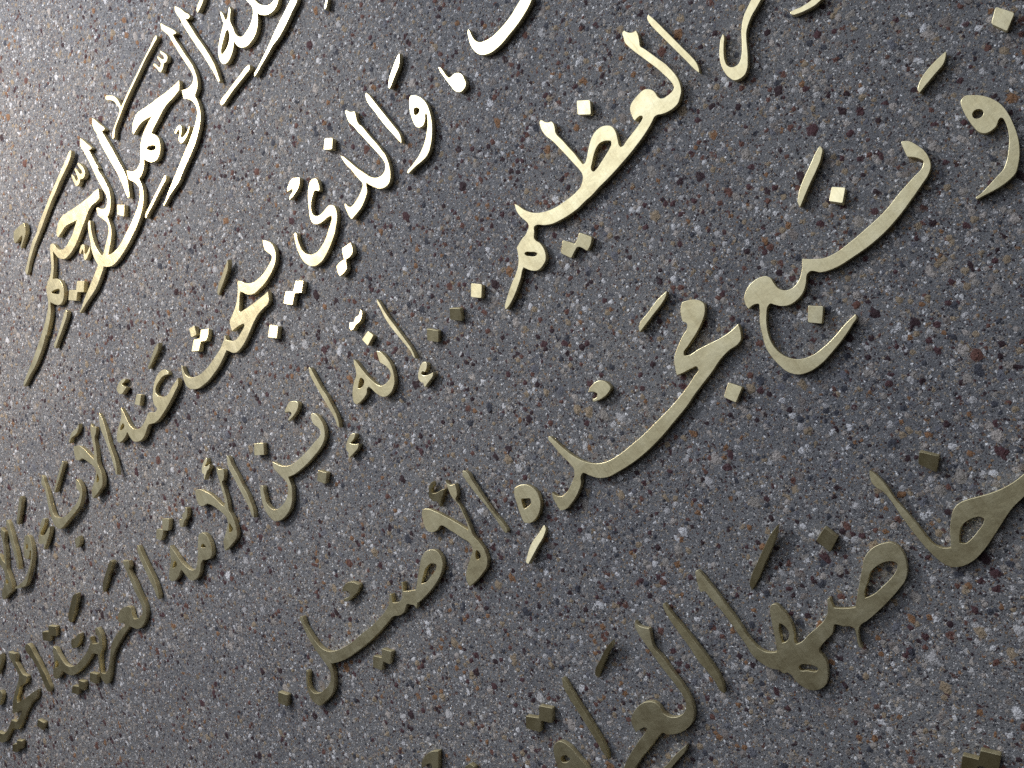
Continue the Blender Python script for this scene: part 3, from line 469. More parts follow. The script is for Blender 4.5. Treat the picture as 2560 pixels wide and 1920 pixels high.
piece('brass_letter', 'slim third-line upright stroke between the triangular-eyed letter and a rounded notched mark', 'letter', 'brass letters of the wall inscription',
      '-9334,21657 -9314,21607 -9313,21532 -9312,21379 -9307,21184 -9288,21034 -9294,20877 -9294,20728 -9311,20606 -9338,20519 -9371,20455c -9389,20486 -9367,20604 -9367,20752 -9373,20945 -9384,21130 -9390,21325 -9391,21477 -9374,21589')
piece('vowel_mark', 'rounded notched leaf mark above the long curved letter with a hooked cup, third line', 'accent mark', 'small vowel marks around the letters',
      '-10052,21443 -9966,21401 -9906,21349 -9895,21314 -9939,21254 -10025,21217 -10136,21197 -10272,21199c -10242,21227 -10162,21242 -10126,21259 -10139,21298 -10183,21333 -10256,21359c -10221,21394 -10144,21424')
piece('brass_letter', 'long curved letter of the third line falling into a hooked cup, between two square dots', 'letter', 'brass letters of the wall inscription',
      '-9765,20998c -9708,20972 -9665,20902 -9643,20806 -9639,20709 -9668,20608 -9729,20517 -9831,20451 -9973,20410 -10141,20386 -10324,20371 -10534,20371 -10714,20391 -10844,20427c -10855,20359 -10870,20260 -10925,20160 -11000,20059 -11095,19983 -11231,19931 -11362,19916 -11486,19937 -11583,19995 -11633,20093 -11661,20219 -11654,20338 -11626,20458 -11570,20575 -11514,20650 -11473,20650 -11458,20615 -11493,20554 -11527,20452 -11555,20346 -11534,20251 -11492,20173 -11393,20117 -11279,20108 -11169,20122 -11081,20161 -11005,20223 -10944,20306 -10936,20383 -10956,20463 -10989,20552 -11029,20660 -11049,20742 -11006,20846c -10959,20781 -10899,20701 -10812,20630 -10698,20571 -10545,20540 -10373,20537 -10176,20544 -9988,20568 -9846,20581 -9781,20606 -9754,20654 -9771,20733 -9809,20810 -9813,20894')
piece('letter_dot', 'square dot left of the long curved letter with the hooked cup, above its shoulder', 'dot', 'single square dots of the inscription',
      '-11196,21347r -10995,21232r -11107,21054r -11311,21170r', lean=2)
piece('letter_dot', 'square dot in the hollow below the long curved letter with the hooked cup', 'dot', 'single square dots of the inscription',
      '-10182,20148r -10043,20007r -10190,19876r -10320,20021r', lean=2, swing=-2)
piece('vowel_mark', 'small C-shaped mark with a pointed foot right of the long curved letter, third line', 'accent mark', 'small vowel marks around the letters',
      '-9171,20208 -9150,20184 -9191,20145 -9260,20125 -9333,20122c -9287,20075 -9177,20009c -9235,19965 -9346,19947 -9487,19937c -9487,19974 -9449,20014 -9466,20064 -9428,20131 -9343,20194 -9249,20223')
piece('vowel_mark', 'bright tiny curled mark left of the notched top of the crossed letter, third line', 'accent mark', 'small vowel marks around the letters',
      '-12404,21827 -12399,21805 -12439,21752 -12488,21732 -12525,21733c -12497,21704 -12445,21682 -12410,21685 -12387,21671c -12433,21616 -12504,21604 -12564,21569 -12644,21502c -12641,21547 -12609,21598 -12637,21638 -12623,21710 -12552,21781 -12477,21820', lean=-7, swing=2)
piece('brass_letter', 'crossed letter of the third line with a bright notched top and leaf-shaped left arm', 'letter', 'brass letters of the wall inscription',
      '-12250,21542c -12235,21489 -12190,21447 -12125,21416c -12145,21360 -12203,21282 -12261,21248 -12291,21252c -12312,21209 -12326,21132 -12347,21032 -12375,20921 -12417,20820 -12453,20729 -12443,20626 -12449,20503 -12477,20394 -12512,20304 -12569,20241 -12709,20212 -12850,20197 -12970,20197c -12956,20273 -12907,20355 -12810,20425 -12686,20504 -12595,20591 -12585,20669 -12616,20773 -12690,20909 -12771,21037 -12857,21133c -12937,21146 -13011,21167 -13065,21217 -13074,21296 -13039,21404 -12993,21491 -12938,21479 -12845,21421 -12770,21338 -12693,21233 -12630,21108 -12576,20974 -12523,20869c -12473,20883 -12427,20968 -12392,21103 -12357,21237 -12322,21373 -12297,21472 | -12575,20536 -12559,20471 -12558,20415 -12595,20395 -12680,20411c -12638,20476')
piece('brass_letter', 'slim upright stroke of the third line between the crossed letter and the hooked cup', 'letter', 'brass letters of the wall inscription',
      '-11902,21554 -11884,21478 -11897,21387 -11889,21225 -11881,21065 -11886,20885 -11871,20707 -11892,20540 -11919,20391 -11975,20294c -11998,20342 -11977,20481 -11979,20676 -11987,20864 -11989,21062 -11997,21223 -11991,21362 -11953,21480')
piece('vowel_mark', 'small scalloped mark between joined dots and crossed letter in the third line', 'accent mark', 'small vowel marks around the letters',
      '-13415,21393 -13392,21361 -13416,21304 -13473,21236 -13528,21211 -13590,21205 -13659,21159 -13710,21138 -13756,21188 -13742,21253 -13692,21303 -13660,21269 -13608,21274 -13594,21325 -13540,21335 -13485,21331 -13440,21376')
piece('dot_pair', 'pinkish joined dots above the letter with two small eyes, third line', 'dot', 'joined pairs of square dots',
      '-14117,21566r -13941,21460r -14023,21362 -14104,21293r -14228,21370c -14307,21295 -14406,21251r -14502,21351r -14379,21493r -14235,21401c')
piece('brass_letter', 'W-shaped letter of the third line with two small eyes', 'letter', 'brass letters of the wall inscription',
      '-13404,20791 -13319,20783 -13252,20722 -13222,20613 -13226,20502 -13262,20395 -13320,20317 -13395,20290 -13493,20310 -13592,20358 -13661,20343 -13729,20282 -13820,20207 -13936,20173 -14043,20184 -14120,20233 -14165,20329 -14203,20465 -14222,20519c -14292,20487 -14380,20450 -14504,20441 -14582,20465 -14628,20531 -14580,20620 -14506,20694 -14396,20777 -14336,20873 -14292,20964 -14222,21040c -14201,20940 -14172,20822 -14141,20674 -14095,20548 -14038,20436 -13959,20356 -13864,20331 -13794,20362 -13719,20433 -13644,20517 -13569,20617 -13490,20713 | -13413,20604 -13376,20511 -13436,20536 -13487,20575 -13456,20601 | -14284,20735 -14265,20659 -14308,20640 -14421,20664c -14360,20713')
piece('brass_letter', 'slim upright stroke of the third line left of the two-eyed W-shaped letter', 'letter', 'brass letters of the wall inscription',
      '-15064,21533 -15044,21476 -15047,21373 -15044,21208 -15033,21024 -15022,20841 -15021,20679 -15046,20547 -15081,20436 -15131,20376c -15149,20444 -15133,20595 -15146,20807 -15150,21001 -15154,21196 -15147,21356 -15116,21473')
piece('vowel_mark', 'dark slanting stroke left of the notched stem near the lower left, right one of two', 'accent mark', 'small vowel marks around the letters',
      '-15903,21692c -15892,21648 -15997,21586 -16187,21510 -16394,21412 -16595,21325c -16578,21391 -16498,21470 -16308,21562 -16117,21638 -15969,21692', lean=6, swing=-3)
piece('vowel_mark', 'dark slanting stroke above joined dots near the lower left, left one of two', 'accent mark', 'small vowel marks around the letters',
      '-17342,21726 -17274,21697c -17391,21605 -17554,21522 -17736,21433 -17939,21354c -17992,21397 -17942,21496 -17753,21598 -17579,21676 -17424,21733', lean=7, swing=-4)
piece('brass_letter', 'large dull olive connected letter at lower left with round curl and wavy end', 'letter', 'brass letters of the wall inscription',
      '-15595,21508c -15559,21472 -15464,21426c -15470,21377 -15496,21316 -15562,21279c -15565,21190 -15554,21035 -15561,20890 -15566,20716 -15563,20552 -15580,20430 -15642,20331 -15731,20262 -15840,20217 -15978,20202 -16080,20234 -16171,20318 -16238,20383c -16315,20364 -16465,20339 -16685,20290 -16841,20254 -16989,20197 -17129,20119 -17239,20026 -17339,19927 -17450,19834 -17539,19789 -17628,19795c -17680,19887 -17692,19997 -17652,20111 -17577,20239 -17511,20356 -17486,20395c -17557,20447 -17650,20487 -17742,20457 -17909,20419 -18147,20401 -18371,20406 -18541,20443 -18650,20528 -18726,20619 -18762,20668c -18862,20633 -19050,20617c -19120,20681 -19071,20782 -18936,20902 -18850,21015 -18805,21133 -18730,21213c -18676,21146 -18661,21013 -18631,20858 -18586,20727 -18491,20622 -18360,20569 -18202,20551 -17992,20568 -17804,20595 -17657,20641 -17560,20697 -17504,20798 -17460,20786 -17491,20707 -17502,20645c -17394,20590 -17303,20565c -17257,20663 -17277,20779 -17238,20850 -17177,20840 -17143,20740 -17150,20623 -17204,20515 -17270,20429 -17386,20383c -17455,20328 -17528,20214 -17599,20100 -17613,20047 -17546,19992 -17447,19981 -17333,20042 -17163,20180 -17037,20310 -16863,20399 -16668,20447 -16445,20464 -16350,20457 -16366,20521c -16445,20556c -16484,20608 -16435,20709 -16331,20759 -16172,20762 -16048,20718 -15988,20663 -15998,20580 -16028,20508 -16030,20436 -15940,20388 -15818,20381 -15709,20425 -15672,20508 -15665,20652 -15670,20847 -15657,21033 -15645,21220 -15638,21367 -15637,21442 | -18799,20927 -18786,20827 -18848,20804 -18947,20830c -18885,20892', lean=1.5)
piece('dot_pair', 'dull joined dots above the wavy left end of the large olive connected letter', 'dot', 'joined pairs of square dots',
      '-18611,21651r -18416,21521r -18558,21359r -18707,21458c -18814,21376r -19000,21498r -18890,21650r -18698,21554c', lean=8)
piece('vowel_mark', 'dull leaf-shaped mark above the wavy trough of the large olive connected letter', 'accent mark', 'small vowel marks around the letters',
      '-17755,21012 -17821,20924 -17912,20878 -18113,20858c -18176,20906 -18155,20972 -18075,21039 -17987,21025 -17936,21014 -17842,21027', lean=6)
piece('letter_dot', 'dull square dot touching the hooked tail of the large olive connected letter', 'dot', 'single square dots of the inscription',
      '-17924,20216r -17745,20083r -17894,19929r -18051,20075r', lean=6)
piece('dot_pair', 'dull joined dots below the trough of the large olive connected letter', 'dot', 'joined pairs of square dots',
      '-18366,20262r -18234,20149r -18359,20011r -18468,20119c -18585,20029r -18750,20156r -18624,20258r -18451,20156c', lean=7)
piece('brass_letter', 'dull slim upright stroke at lower left, between the wavy olive end and the angular letter', 'letter', 'brass letters of the wall inscription',
      '-19595,21694 -19487,21672 -19443,21569 -19442,21408 -19418,21237 -19413,21045 -19398,20865 -19405,20696 -19418,20562 -19464,20522 -19549,20548 -19580,20625 -19570,20839 -19549,21065 -19568,21281 -19615,21464 -19648,21625', lean=4)
piece('brass_letter', 'dark angular letter with a Y-shaped fork in the bottom left corner of the photo', 'letter', 'brass letters of the wall inscription',
      '-20278,21881c -20203,21810 -20086,21734c -20127,21658 -20193,21594c -20169,21501 -20145,21344 -20120,21252 -20019,21138 -20125,21062 -20263,21065 -20373,21087 -20541,20991 -20690,20902 -20701,20868 -20546,20819 -20285,20790 -20019,20773 -19848,20754c -19921,20679 -20007,20626 -20196,20620 -20381,20584 -20584,20521 -20767,20448 -20942,20386 -21064,20370 -21157,20436 -21240,20498c -21361,20465 -21540,20403 -21701,20363 -21809,20395 -21920,20509c -21800,20665c -21729,20584 -21640,20528 -21483,20521 -21313,20572 -21160,20645c -21098,20600 -20992,20527 -20872,20559 -20748,20597 -20666,20622 -20782,20677 -20918,20709 -21014,20730c -20967,20811 -20865,20924 -20670,21053 -20510,21137 -20351,21220 -20267,21308 -20289,21447 -20306,21634 -20328,21775', lean=1.5)
piece('vowel_mark', 'dark brass sliver cut by the left edge, above the dark stub', 'accent mark', 'small vowel marks around the letters',
      '-20799,22013c -20604,21988c -20648,21887 -20796,21781 -21055,21679c')
piece('vowel_mark', 'dark rounded stub cut by the left edge, beside the stem of the dark angular letter', 'accent mark', 'small vowel marks around the letters',
      '-21327,21368c -21125,21329 -21110,21264 -21226,21156 -21394,21107 -21474,21176c')
piece('letter_dot', 'dark diamond dot right of the dark angular letter in the bottom left corner', 'dot', 'single square dots of the inscription',
      '-20180,20219r -20045,20068r -20207,19962r -20315,20130r', lean=8)
piece('dot_pair', 'dark joined dots under the dark angular letter in the bottom left corner', 'dot', 'joined pairs of square dots',
      '-21197,20196r -21042,20099r -21168,19965r -21296,20040c -21392,19984r -21529,20064r -21412,20189r -21244,20127c', lean=8)
piece('brass_letter', 'J-shaped letter dropping from the upper edge right of centre, ending in an upturned hook', 'letter', 'brass letters of the wall inscription',
      '-993,20866 -1000,20836 -1062,20754 -1131,20658 -1173,20577 -1186,20507 -1162,20448 -1118,20418 -1064,20415 -1011,20443 -954,20498 -878,20604 -795,20725 -718,20810 -649,20863 -563,20906 -488,20940 -444,20955c -357,20861c -403,20848 -489,20816 -590,20779 -680,20729 -758,20667 -826,20572 -886,20469 -950,20372 -1013,20292 -1088,20245 -1166,20248 -1228,20283 -1259,20365 -1260,20469 -1235,20578 -1188,20675 -1117,20769 -1033,20850')
piece('brass_letter', 'pointed tail tip poking down from the upper edge, right of the J-shaped letter', 'letter', 'brass letters of the wall inscription',
      '-238,20451 -202,20446 -122,20412 -35,20389 29,20381 82,20384c 159,20301c 97,20297 21,20299 -80,20326 -173,20365 -237,20409 -244,20431')
piece('letter_dot', 'tilted square dot in the upper right corner of the photo', 'dot', 'single square dots of the inscription',
      '1376,18819R 1468,18628R 1298,18518R 1234,18699R')
piece('vowel_mark', 'slanting leaf-shaped stroke above the big round-eyed comma letter by the right edge', 'accent mark', 'small vowel marks around the letters',
      '733,18789c 702,18748 635,18696 533,18670 390,18638 260,18605c 262,18636 315,18694 401,18738 532,18773 647,18786')
piece('brass_letter', 'big comma-shaped letter with a round eye by the right edge of the photo', 'letter', 'brass letters of the wall inscription',
      '533,18232 582,18239 649,18190 720,18107 767,18014 792,17910 787,17784 764,17674 727,17554 678,17445 616,17348 541,17263 461,17199 370,17179 257,17178 128,17198 3,17219c 5,17237 75,17244 193,17268 310,17293 394,17312 479,17371 558,17453 629,17542 679,17633 710,17726 716,17773 702,17793 675,17786 629,17751 558,17740 488,17762 453,17815 447,17906 456,18021 481,18139 502,18199 | 523,18024 556,18040 596,18025 618,17986 608,17950 575,17934 536,17941 509,17974')
piece('brass_letter', 'long sweeping letter of the fourth line ending in a large sickle-shaped bowl', 'letter', 'brass letters of the wall inscription',
      '-205,18284 -150,18241 -107,18139 -86,18025 -98,17928 -136,17843 -204,17786 -327,17736 -510,17672 -722,17604 -946,17555 -1176,17536 -1414,17545 -1644,17571 -1804,17633 -1908,17726 -1947,17717 -2021,17640 -2108,17573 -2223,17541 -2336,17548 -2431,17602 -2488,17671 -2516,17707 -2552,17702 -2633,17627 -2719,17500 -2775,17366 -2792,17229 -2761,17085 -2691,16981 -2605,16918 -2478,16877 -2298,16877 -2097,16910 -1928,16953 -1780,16971c -1784,16947 -1884,16894 -2056,16827 -2246,16772 -2455,16729 -2630,16737 -2752,16786 -2837,16887 -2875,17021 -2891,17167 -2881,17295 -2827,17445 -2764,17590 -2665,17734 -2637,17796 -2679,17822 -2775,17824c -2775,17889 -2738,17972 -2647,18040 -2530,18067 -2430,18055 -2359,18020 -2329,17968 -2332,17887 -2327,17801 -2275,17726 -2192,17694 -2086,17713 -1976,17794 -1886,17911c -1760,17805 -1673,17748 -1567,17719 -1321,17710 -1066,17724 -804,17754 -570,17817 -350,17863 -198,17900 -165,17936 -183,18001 -263,18099c -241,18195')
piece('vowel_mark', 'slim curved stroke above the long sweeping letter, left of the brightest square dot', 'accent mark', 'small vowel marks around the letters',
      '-924,18876 -921,18845 -984,18767 -1118,18677 -1285,18588 -1419,18509 -1537,18437c -1528,18492 -1447,18590 -1304,18688 -1136,18778 -989,18857')
piece('letter_dot', 'bright cream square dot above the long sweep of the letter with the sickle-shaped bowl', 'dot', 'single square dots of the inscription',
      '-1109,18389r -995,18271r -1128,18132r -1234,18260r', lean=-9, swing=4)
piece('letter_dot', 'square dot inside the large sickle-shaped bowl', 'dot', 'single square dots of the inscription',
      '-2161,17401r -2021,17284r -2159,17121r -2283,17235r')
piece('brass_letter', 'fourth-line letter with knobbed zigzag top and a long curve ending in a small hook', 'letter', 'brass letters of the wall inscription',
      '-3436,18433 -3349,18408 -3235,18320 -3205,18239 -3255,18149 -3357,18070 -3516,17992 -3696,17928 -3798,17890 -3814,17859 -3769,17826 -3607,17805 -3452,17776 -3300,17746 -3137,17735 -2991,17750c -3018,17673 -3092,17563 -3130,17549 -3299,17550 -3464,17519 -3619,17464 -3801,17414 -4024,17349 -4127,17311 -4423,17235 -4716,17167 -4994,17127 -5256,17115 -5502,17131 -5708,17163 -5828,17226 -5922,17328 -5996,17412 -6045,17392 -6091,17319 -6210,17235 -6380,17167 -6534,17146 -6601,17173 -6611,17280 -6599,17404 -6569,17459c -6555,17406 -6484,17333 -6383,17328 -6240,17384 -6117,17467 -6081,17531 -6089,17638 -6130,17797 -6161,17996 -6167,18119 -6145,18128 -6101,18030 -6048,17862 -5972,17680 -5876,17530 -5756,17418 -5580,17339 -5368,17315 -5139,17321 -4906,17336 -4662,17370 -4423,17403 -4173,17455 -4003,17502 -3861,17555 -3763,17596 -3762,17638 -3830,17659 -3962,17683 -4051,17705c -4017,17794 -3946,17913 -3849,17985 -3697,18071 -3558,18138 -3542,18183 -3569,18227 -3546,18301 -3491,18389')
piece('letter_dot', 'tilted square dot right of the long curve below the knobbed zigzag letter', 'dot', 'single square dots of the inscription',
      '-3536,17221r -3419,17067r -3604,16953r -3692,17103r')
piece('vowel_mark', 'slanting stroke with clipped ends left of the knobbed zigzag letter', 'accent mark', 'small vowel marks around the letters',
      '-3515,18690c -3562,18648 -3659,18607 -3846,18561 -4019,18517 -4141,18486c -4130,18528 -4066,18582 -3893,18626 -3664,18684')
piece('vowel_mark', 'rounded bitten mark left of the long curve of the knobbed zigzag letter', 'accent mark', 'small vowel marks around the letters',
      '-5127,18327 -5022,18312 -4949,18230 -4937,18134 -5012,18098 -5149,18092 -5272,18128c -5265,18152 -5190,18150 -5155,18184 -5180,18231 -5262,18280c -5207,18310')
piece('brass_letter', 'egg-shaped letter with a triangular hole, left of the small hook of the zigzag letter', 'letter', 'brass letters of the wall inscription',
      '-7082,17836 -6992,17833 -6883,17780 -6810,17681 -6787,17562 -6824,17438 -6911,17343 -7020,17292 -7149,17291 -7219,17344 -7211,17481 -7171,17637 -7135,17764 | -7065,17646 -7002,17616 -6936,17566 -6949,17529 -7049,17502 -7110,17509 -7098,17576')
piece('vowel_mark', 'pale leaf-shaped stroke under the egg-shaped letter with a triangular hole', 'accent mark', 'small vowel marks around the letters',
      '-6986,17131 -6989,17098 -7063,17026 -7240,16940 -7502,16806c -7523,16841 -7456,16919 -7327,17020 -7129,17093', lean=-8, swing=4)
piece('brass_letter', 'slim upright stroke left of the egg-shaped letter with a triangular hole', 'letter', 'brass letters of the wall inscription',
      '-7683,18539 -7650,18502 -7636,18306 -7622,18005 -7601,17718 -7561,17514 -7570,17399 -7603,17389 -7620,17459 -7632,17677 -7658,17905 -7702,18162 -7723,18376 -7723,18496', lean=2)
piece('brass_letter', 'crossed letter of the fourth line with a forked thin stem and broad leaf-shaped foot', 'letter', 'brass letters of the wall inscription',
      '-8064,18608c -8062,18544 -8022,18487 -7945,18470c -7981,18352 -8020,18298 -8066,18273 -8059,18135 -8078,17946 -8095,17787 -8118,17648 -8084,17507 -8072,17364 -8108,17235 -8178,17155 -8322,17102 -8502,17068 -8626,17062c -8629,17139 -8602,17214 -8503,17309 -8354,17406 -8248,17497 -8243,17584 -8327,17741 -8433,17927 -8561,18087 -8639,18065 -8764,18092 -8821,18157 -8807,18291 -8755,18418 -8701,18464 -8620,18431 -8514,18319 -8370,18122 -8237,17918 -8149,17767c -8112,17844 -8088,18013 -8077,18193 -8111,18338 -8096,18470 | -8192,17440 -8171,17361 -8189,17326 -8276,17325 -8263,17384')
piece('vowel_mark', 'olive curled mark beside the forked thin stem of the fourth-line crossed letter', 'accent mark', 'small vowel marks around the letters',
      '-8266,18713 -8281,18665 -8372,18627 -8390,18591 -8310,18541 -8216,18529 -8152,18505c -8227,18458 -8325,18408 -8412,18335c -8395,18426 -8461,18476 -8478,18566 -8430,18632 -8354,18695', lean=8, swing=-3)
piece('brass_letter', 'toothed fourth-line letter with teardrop loop, long slope and hooked foot', 'letter', 'brass letters of the wall inscription',
      '-9560,17519c -9466,17605 -9278,17775 -9162,17870 -9044,17905 -8936,17882 -8859,17821 -8826,17722 -8846,17620 -8923,17528 -9059,17445 -9238,17387 -9453,17347 -9618,17334 -9663,17336 -9691,17299 -9736,17280c -9732,17327 -9780,17370 -9865,17418 -9909,17388 -9968,17351 -10084,17345 -10224,17396 -10355,17374 -10547,17336 -10801,17305 -11084,17288 -11317,17288 -11550,17300 -11762,17347 -11875,17386c -11891,17292 -11942,17175 -12044,17037 -12174,16958 -12357,16927 -12536,16928 -12611,17023 -12641,17157 -12617,17289 -12552,17426 -12452,17551c -12432,17524 -12512,17406 -12563,17263 -12527,17162 -12423,17105 -12267,17097 -12123,17122 -12020,17190 -11968,17307 -11976,17394 -12010,17542 -12051,17731 -12080,17989 -12069,18228 -12062,18348 -12006,18348 -12016,18176 -11988,17966 -11946,17774 -11887,17660 -11780,17563 -11641,17511 -11455,17476 -11222,17463 -10974,17476 -10735,17479 -10517,17504 -10289,17546 -10191,17587 -10130,17647 -10073,17721c -10035,17706c -10097,17583c -9973,17527 -9874,17554 -9808,17656 -9752,17752c -9713,17747c -9788,17617c -9670,17561 | -9041,17697 -8981,17633 -9030,17588 -9187,17540 -9329,17517 -9407,17545c -9319,17614 -9181,17697')
piece('vowel_mark', 'rounded bitten mark above the slope of the toothed letter with hooked foot', 'accent mark', 'small vowel marks around the letters',
      '-10888,18275 -10776,18309 -10687,18289 -10599,18223 -10551,18149 -10625,18094 -10785,18063 -10928,18057 -10989,18090c -10987,18117 -10890,18108 -10815,18115 -10802,18156 -10839,18200 -10936,18234c', lean=4)
piece('dot_pair', 'joined dots in the hollow under the slope of the toothed letter', 'dot', 'joined pairs of square dots',
      '-10730,17088r -10581,16957r -10742,16805r -10837,16907c -10955,16801r -11081,16932r -10959,17076r -10822,16973c', lean=3)
piece('letter_dot', 'square dot at the left of the hooked foot that ends the fourth line', 'dot', 'single square dots of the inscription',
      '-13274,17550r -13108,17405r -13248,17247r -13393,17393r', lean=3)
piece('brass_letter', 'letter with a long thin arm and teardrop hole running off the right edge, bottom line', 'letter', 'brass letters of the wall inscription',
      '-2734,15371c -2707,15309 -2685,15214 -2678,15102 -2684,14947 -2663,14758 -2651,14559 -2645,14401 -2626,14287 -2576,14216 -2499,14174c -2454,14237 -2383,14348 -2295,14448 -2227,14509 -2138,14541 -2039,14531 -1932,14502 -1798,14466 -1656,14445 -1533,14443 -1395,14461 -1236,14496c -1374,14302c -1540,14256 -1694,14218 -1852,14148 -2020,14066 -2162,14000 -2269,13961 -2371,13936 -2469,13934 -2567,13957 -2642,14013 -2678,14079 -2703,14160 -2723,14274 -2737,14420 -2743,14579 -2744,14771 -2738,14945 -2753,15096 -2788,15171 -2798,15232 -2772,15305 | -2038,14307 -2015,14263 -2045,14231 -2140,14187 -2267,14144 -2338,14136 -2386,14172c -2331,14249 -2248,14319 -2163,14335 -2088,14327')
piece('letter_dot', 'dark square dot above the long thin arm of the letter at the right edge', 'dot', 'single square dots of the inscription',
      '-2131,15258r -1987,15097r -2128,14960r -2231,15147r', lean=10, swing=-4)
piece('brass_letter', 'wide bottom-line letter with big teardrop loop, butterfly-like double eyes and a long left arm', 'letter', 'brass letters of the wall inscription',
      '-3829,14120c -3742,14209 -3617,14332 -3492,14455 -3386,14553 -3297,14590 -3198,14602 -3104,14586 -3024,14550 -2981,14476 -2978,14370 -3011,14269 -3076,14168 -3149,14106 -3273,14055 -3431,14005 -3604,13961 -3809,13924 -3892,13918 -3931,13899 -3986,13832 -4031,13736 -4038,13684c -4065,13701 -4058,13749 -4012,13846 -3990,13921 -4006,13950 -4076,13992 -4175,14061 -4214,14021 -4271,13980 -4362,13958 -4498,13913c -4521,13881 -4514,13825 -4518,13740 -4559,13657 -4623,13567 -4690,13513 -4786,13499 -4866,13520 -4957,13608 -4997,13715 -5008,13808 -5030,13846c -5085,13864 -5098,13915c -5194,13989 -5261,14094 -5304,14229 -5302,14374 -5311,14562 -5320,14752 -5340,14931 -5374,15101 -5391,15196 -5445,15211c -5431,15275 -5383,15402 -5352,15461 -5317,15471 -5288,15368 -5265,15221 -5246,15041 -5231,14827 -5217,14615 -5219,14460 -5203,14341 -5171,14243 -5106,14165 -4995,14116c -4939,14219 -4874,14366 -4808,14512 -4759,14595 -4704,14630 -4663,14617 -4630,14526 -4615,14409 -4631,14292 -4675,14190 -4724,14109 -4722,14083c -4659,14076 -4519,14109 -4367,14136 -4252,14164 -4172,14209 -4101,14295 -4055,14359 -4026,14360 -4040,14315 -4057,14239c -3976,14184 | -3130,14353 -3110,14308 -3156,14256 -3248,14213 -3397,14175 -3562,14145 -3662,14156c -3637,14203 -3524,14298 -3421,14380 -3306,14402 -3206,14393 | -4757,14390 -4723,14341 -4715,14256 -4741,14207 -4819,14167 -4870,14178c -4839,14257 -4790,14358 | -4862,13833 -4822,13849 -4749,13817 -4676,13758 -4659,13715 -4680,13699 -4793,13755 -4867,13800')
piece('vowel_mark', 'dark slanting blade above the long arm of the wide butterfly-eyed letter', 'accent mark', 'small vowel marks around the letters',
      '-4026,15411c -4097,15341 -4190,15266 -4347,15172 -4513,15081 -4690,14977 -4844,14905c -4837,14965 -4751,15048 -4556,15162 -4357,15271 -4169,15365', lean=6, swing=-6)
piece('letter_dot', 'dark tilted square dot right of the dark slanting blade, above the butterfly-eyed letter', 'dot', 'single square dots of the inscription',
      '-3568,15095r -3514,14915r -3705,14812r -3762,15015r', lean=7, swing=-5)
piece('brass_letter', 'plain pointed upright stroke in the bottom line between notch-topped stem and the butterfly-eyed letter', 'letter', 'brass letters of the wall inscription',
      '-5982,15343 -5977,15294 -5966,15152 -5934,14982 -5899,14755 -5868,14496 -5856,14304 -5862,14178 -5891,14064 -5934,13990c -5960,14043 -5954,14168 -5971,14324 -6003,14489 -6007,14697 -6026,14916 -6039,15114 -6032,15265 -6015,15329')
piece('brass_letter', 'notch-topped bottom-line letter bending into a round curl and running off the lower edge', 'letter', 'brass letters of the wall inscription',
      '-6495,15353c -6497,15286 -6462,15238 -6374,15167c -6410,15085 -6455,14982 -6465,14939 -6432,14769 -6411,14549 -6388,14331 -6387,14181 -6407,14061 -6470,13943 -6573,13861 -6706,13830 -6854,13842 -6961,13881 -7026,13942c -7150,13904 -7336,13838 -7513,13785 -7685,13709 -7773,13653c -7927,13719c -7759,13836 -7576,13925 -7376,14006 -7236,14055 -7202,14077 -7224,14103 -7299,14112 -7387,14105c -7381,14178 -7360,14263 -7305,14315 -7182,14371 -7076,14388 -6975,14369 -6894,14321 -6861,14240 -6861,14146 -6818,14079 -6741,14030 -6640,14015 -6555,14040 -6493,14101 -6469,14220 -6478,14393 -6510,14598 -6533,14819 -6549,15021 -6559,15200 -6539,15308')
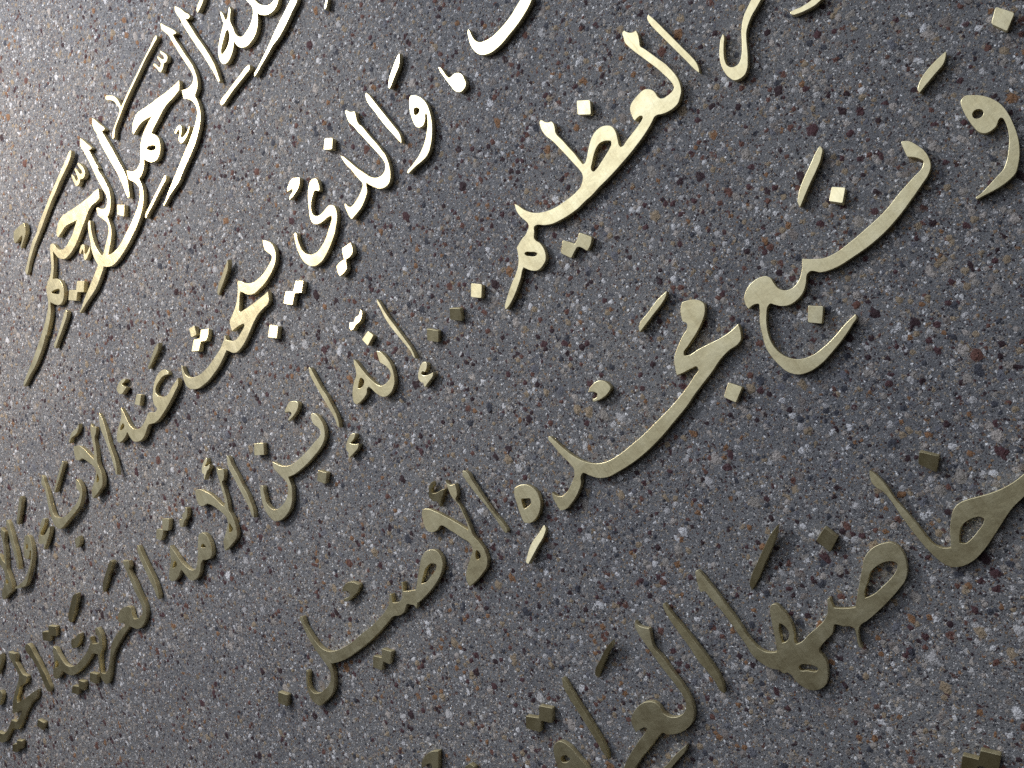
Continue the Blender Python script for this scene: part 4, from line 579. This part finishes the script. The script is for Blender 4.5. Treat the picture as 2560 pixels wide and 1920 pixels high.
piece('brass_letter', 'rounded head with a small eye cut by the lower edge, under the joined dots', 'letter', 'brass letters of the wall inscription',
      '-8714,14476 -8652,14508 -8567,14500 -8504,14442 -8451,14339 -8411,14185 -8371,14032 -8370,13896c -8865,14107c -8819,14225 -8782,14347 | -8698,14290 -8628,14309 -8574,14276 -8557,14229 -8623,14209 -8702,14243')
piece('brass_letter', 'slim dark upright stroke at the lower edge, right of a pair of joined dots', 'letter', 'brass letters of the wall inscription',
      '-7989,15223 -7974,15172 -7966,15007 -7960,14805 -7944,14620 -7938,14422 -7933,14225 -7954,14061 -7997,13969c -8012,14048 -8018,14244 -8032,14465 -8043,14726 -8058,14951 -8046,15126')
piece('dot_pair', 'dull joined dots above the rounded eyed head at the lower edge', 'dot', 'joined pairs of square dots',
      '-8572,15068r -8396,14941r -8540,14772r -8684,14879c -8795,14744r -8977,14892r -8873,15046r -8687,14925c', lean=4)
piece('vowel_mark', 'near-black slanting blade left of the notch-topped letter in the bottom line', 'accent mark', 'small vowel marks around the letters',
      '-6931,15295c -6956,15249 -7097,15182 -7281,15097 -7507,14972c -7526,15031 -7480,15077 -7274,15173 -7062,15264', lean=9, swing=-9)
piece('vowel_mark', 'short blade-like stroke cut by the lower edge, under the round curl of the notch-topped letter', 'accent mark', 'small vowel marks around the letters',
      '-6804,13661c -6857,13608 -7020,13551 -7193,13498 -7313,13457c -7444,13513c -7242,13556 -7014,13622')
piece('vowel_mark', 'curled stub cut by the lower edge, left of the tiny dot tip', 'accent mark', 'small vowel marks around the letters',
      '-10668,15278c -10737,15180 -10910,14978c -11062,15043c -10926,15123 -10917,15177 -10980,15196 -11126,15188c -11055,15276 -10929,15329 -10794,15324')
piece('letter_dot', 'tip of a dot just showing at the lower edge, right of the curled stub', 'dot', 'single square dots of the inscription',
      '-10330,14877r -10222,14876r -10171,14798r -10255,14699c -10422,14770c')
piece('dot_pair', 'very dark joined dots in the lower right corner, cut by the lower edge', 'dot', 'joined pairs of square dots',
      '-3553,12160r -3393,12028r -3553,11860c -3687,11917c -3637,11980 -3681,12015 -3754,11946c -3923,12017c -3764,12187r -3638,12082c', lean=5, swing=-3)
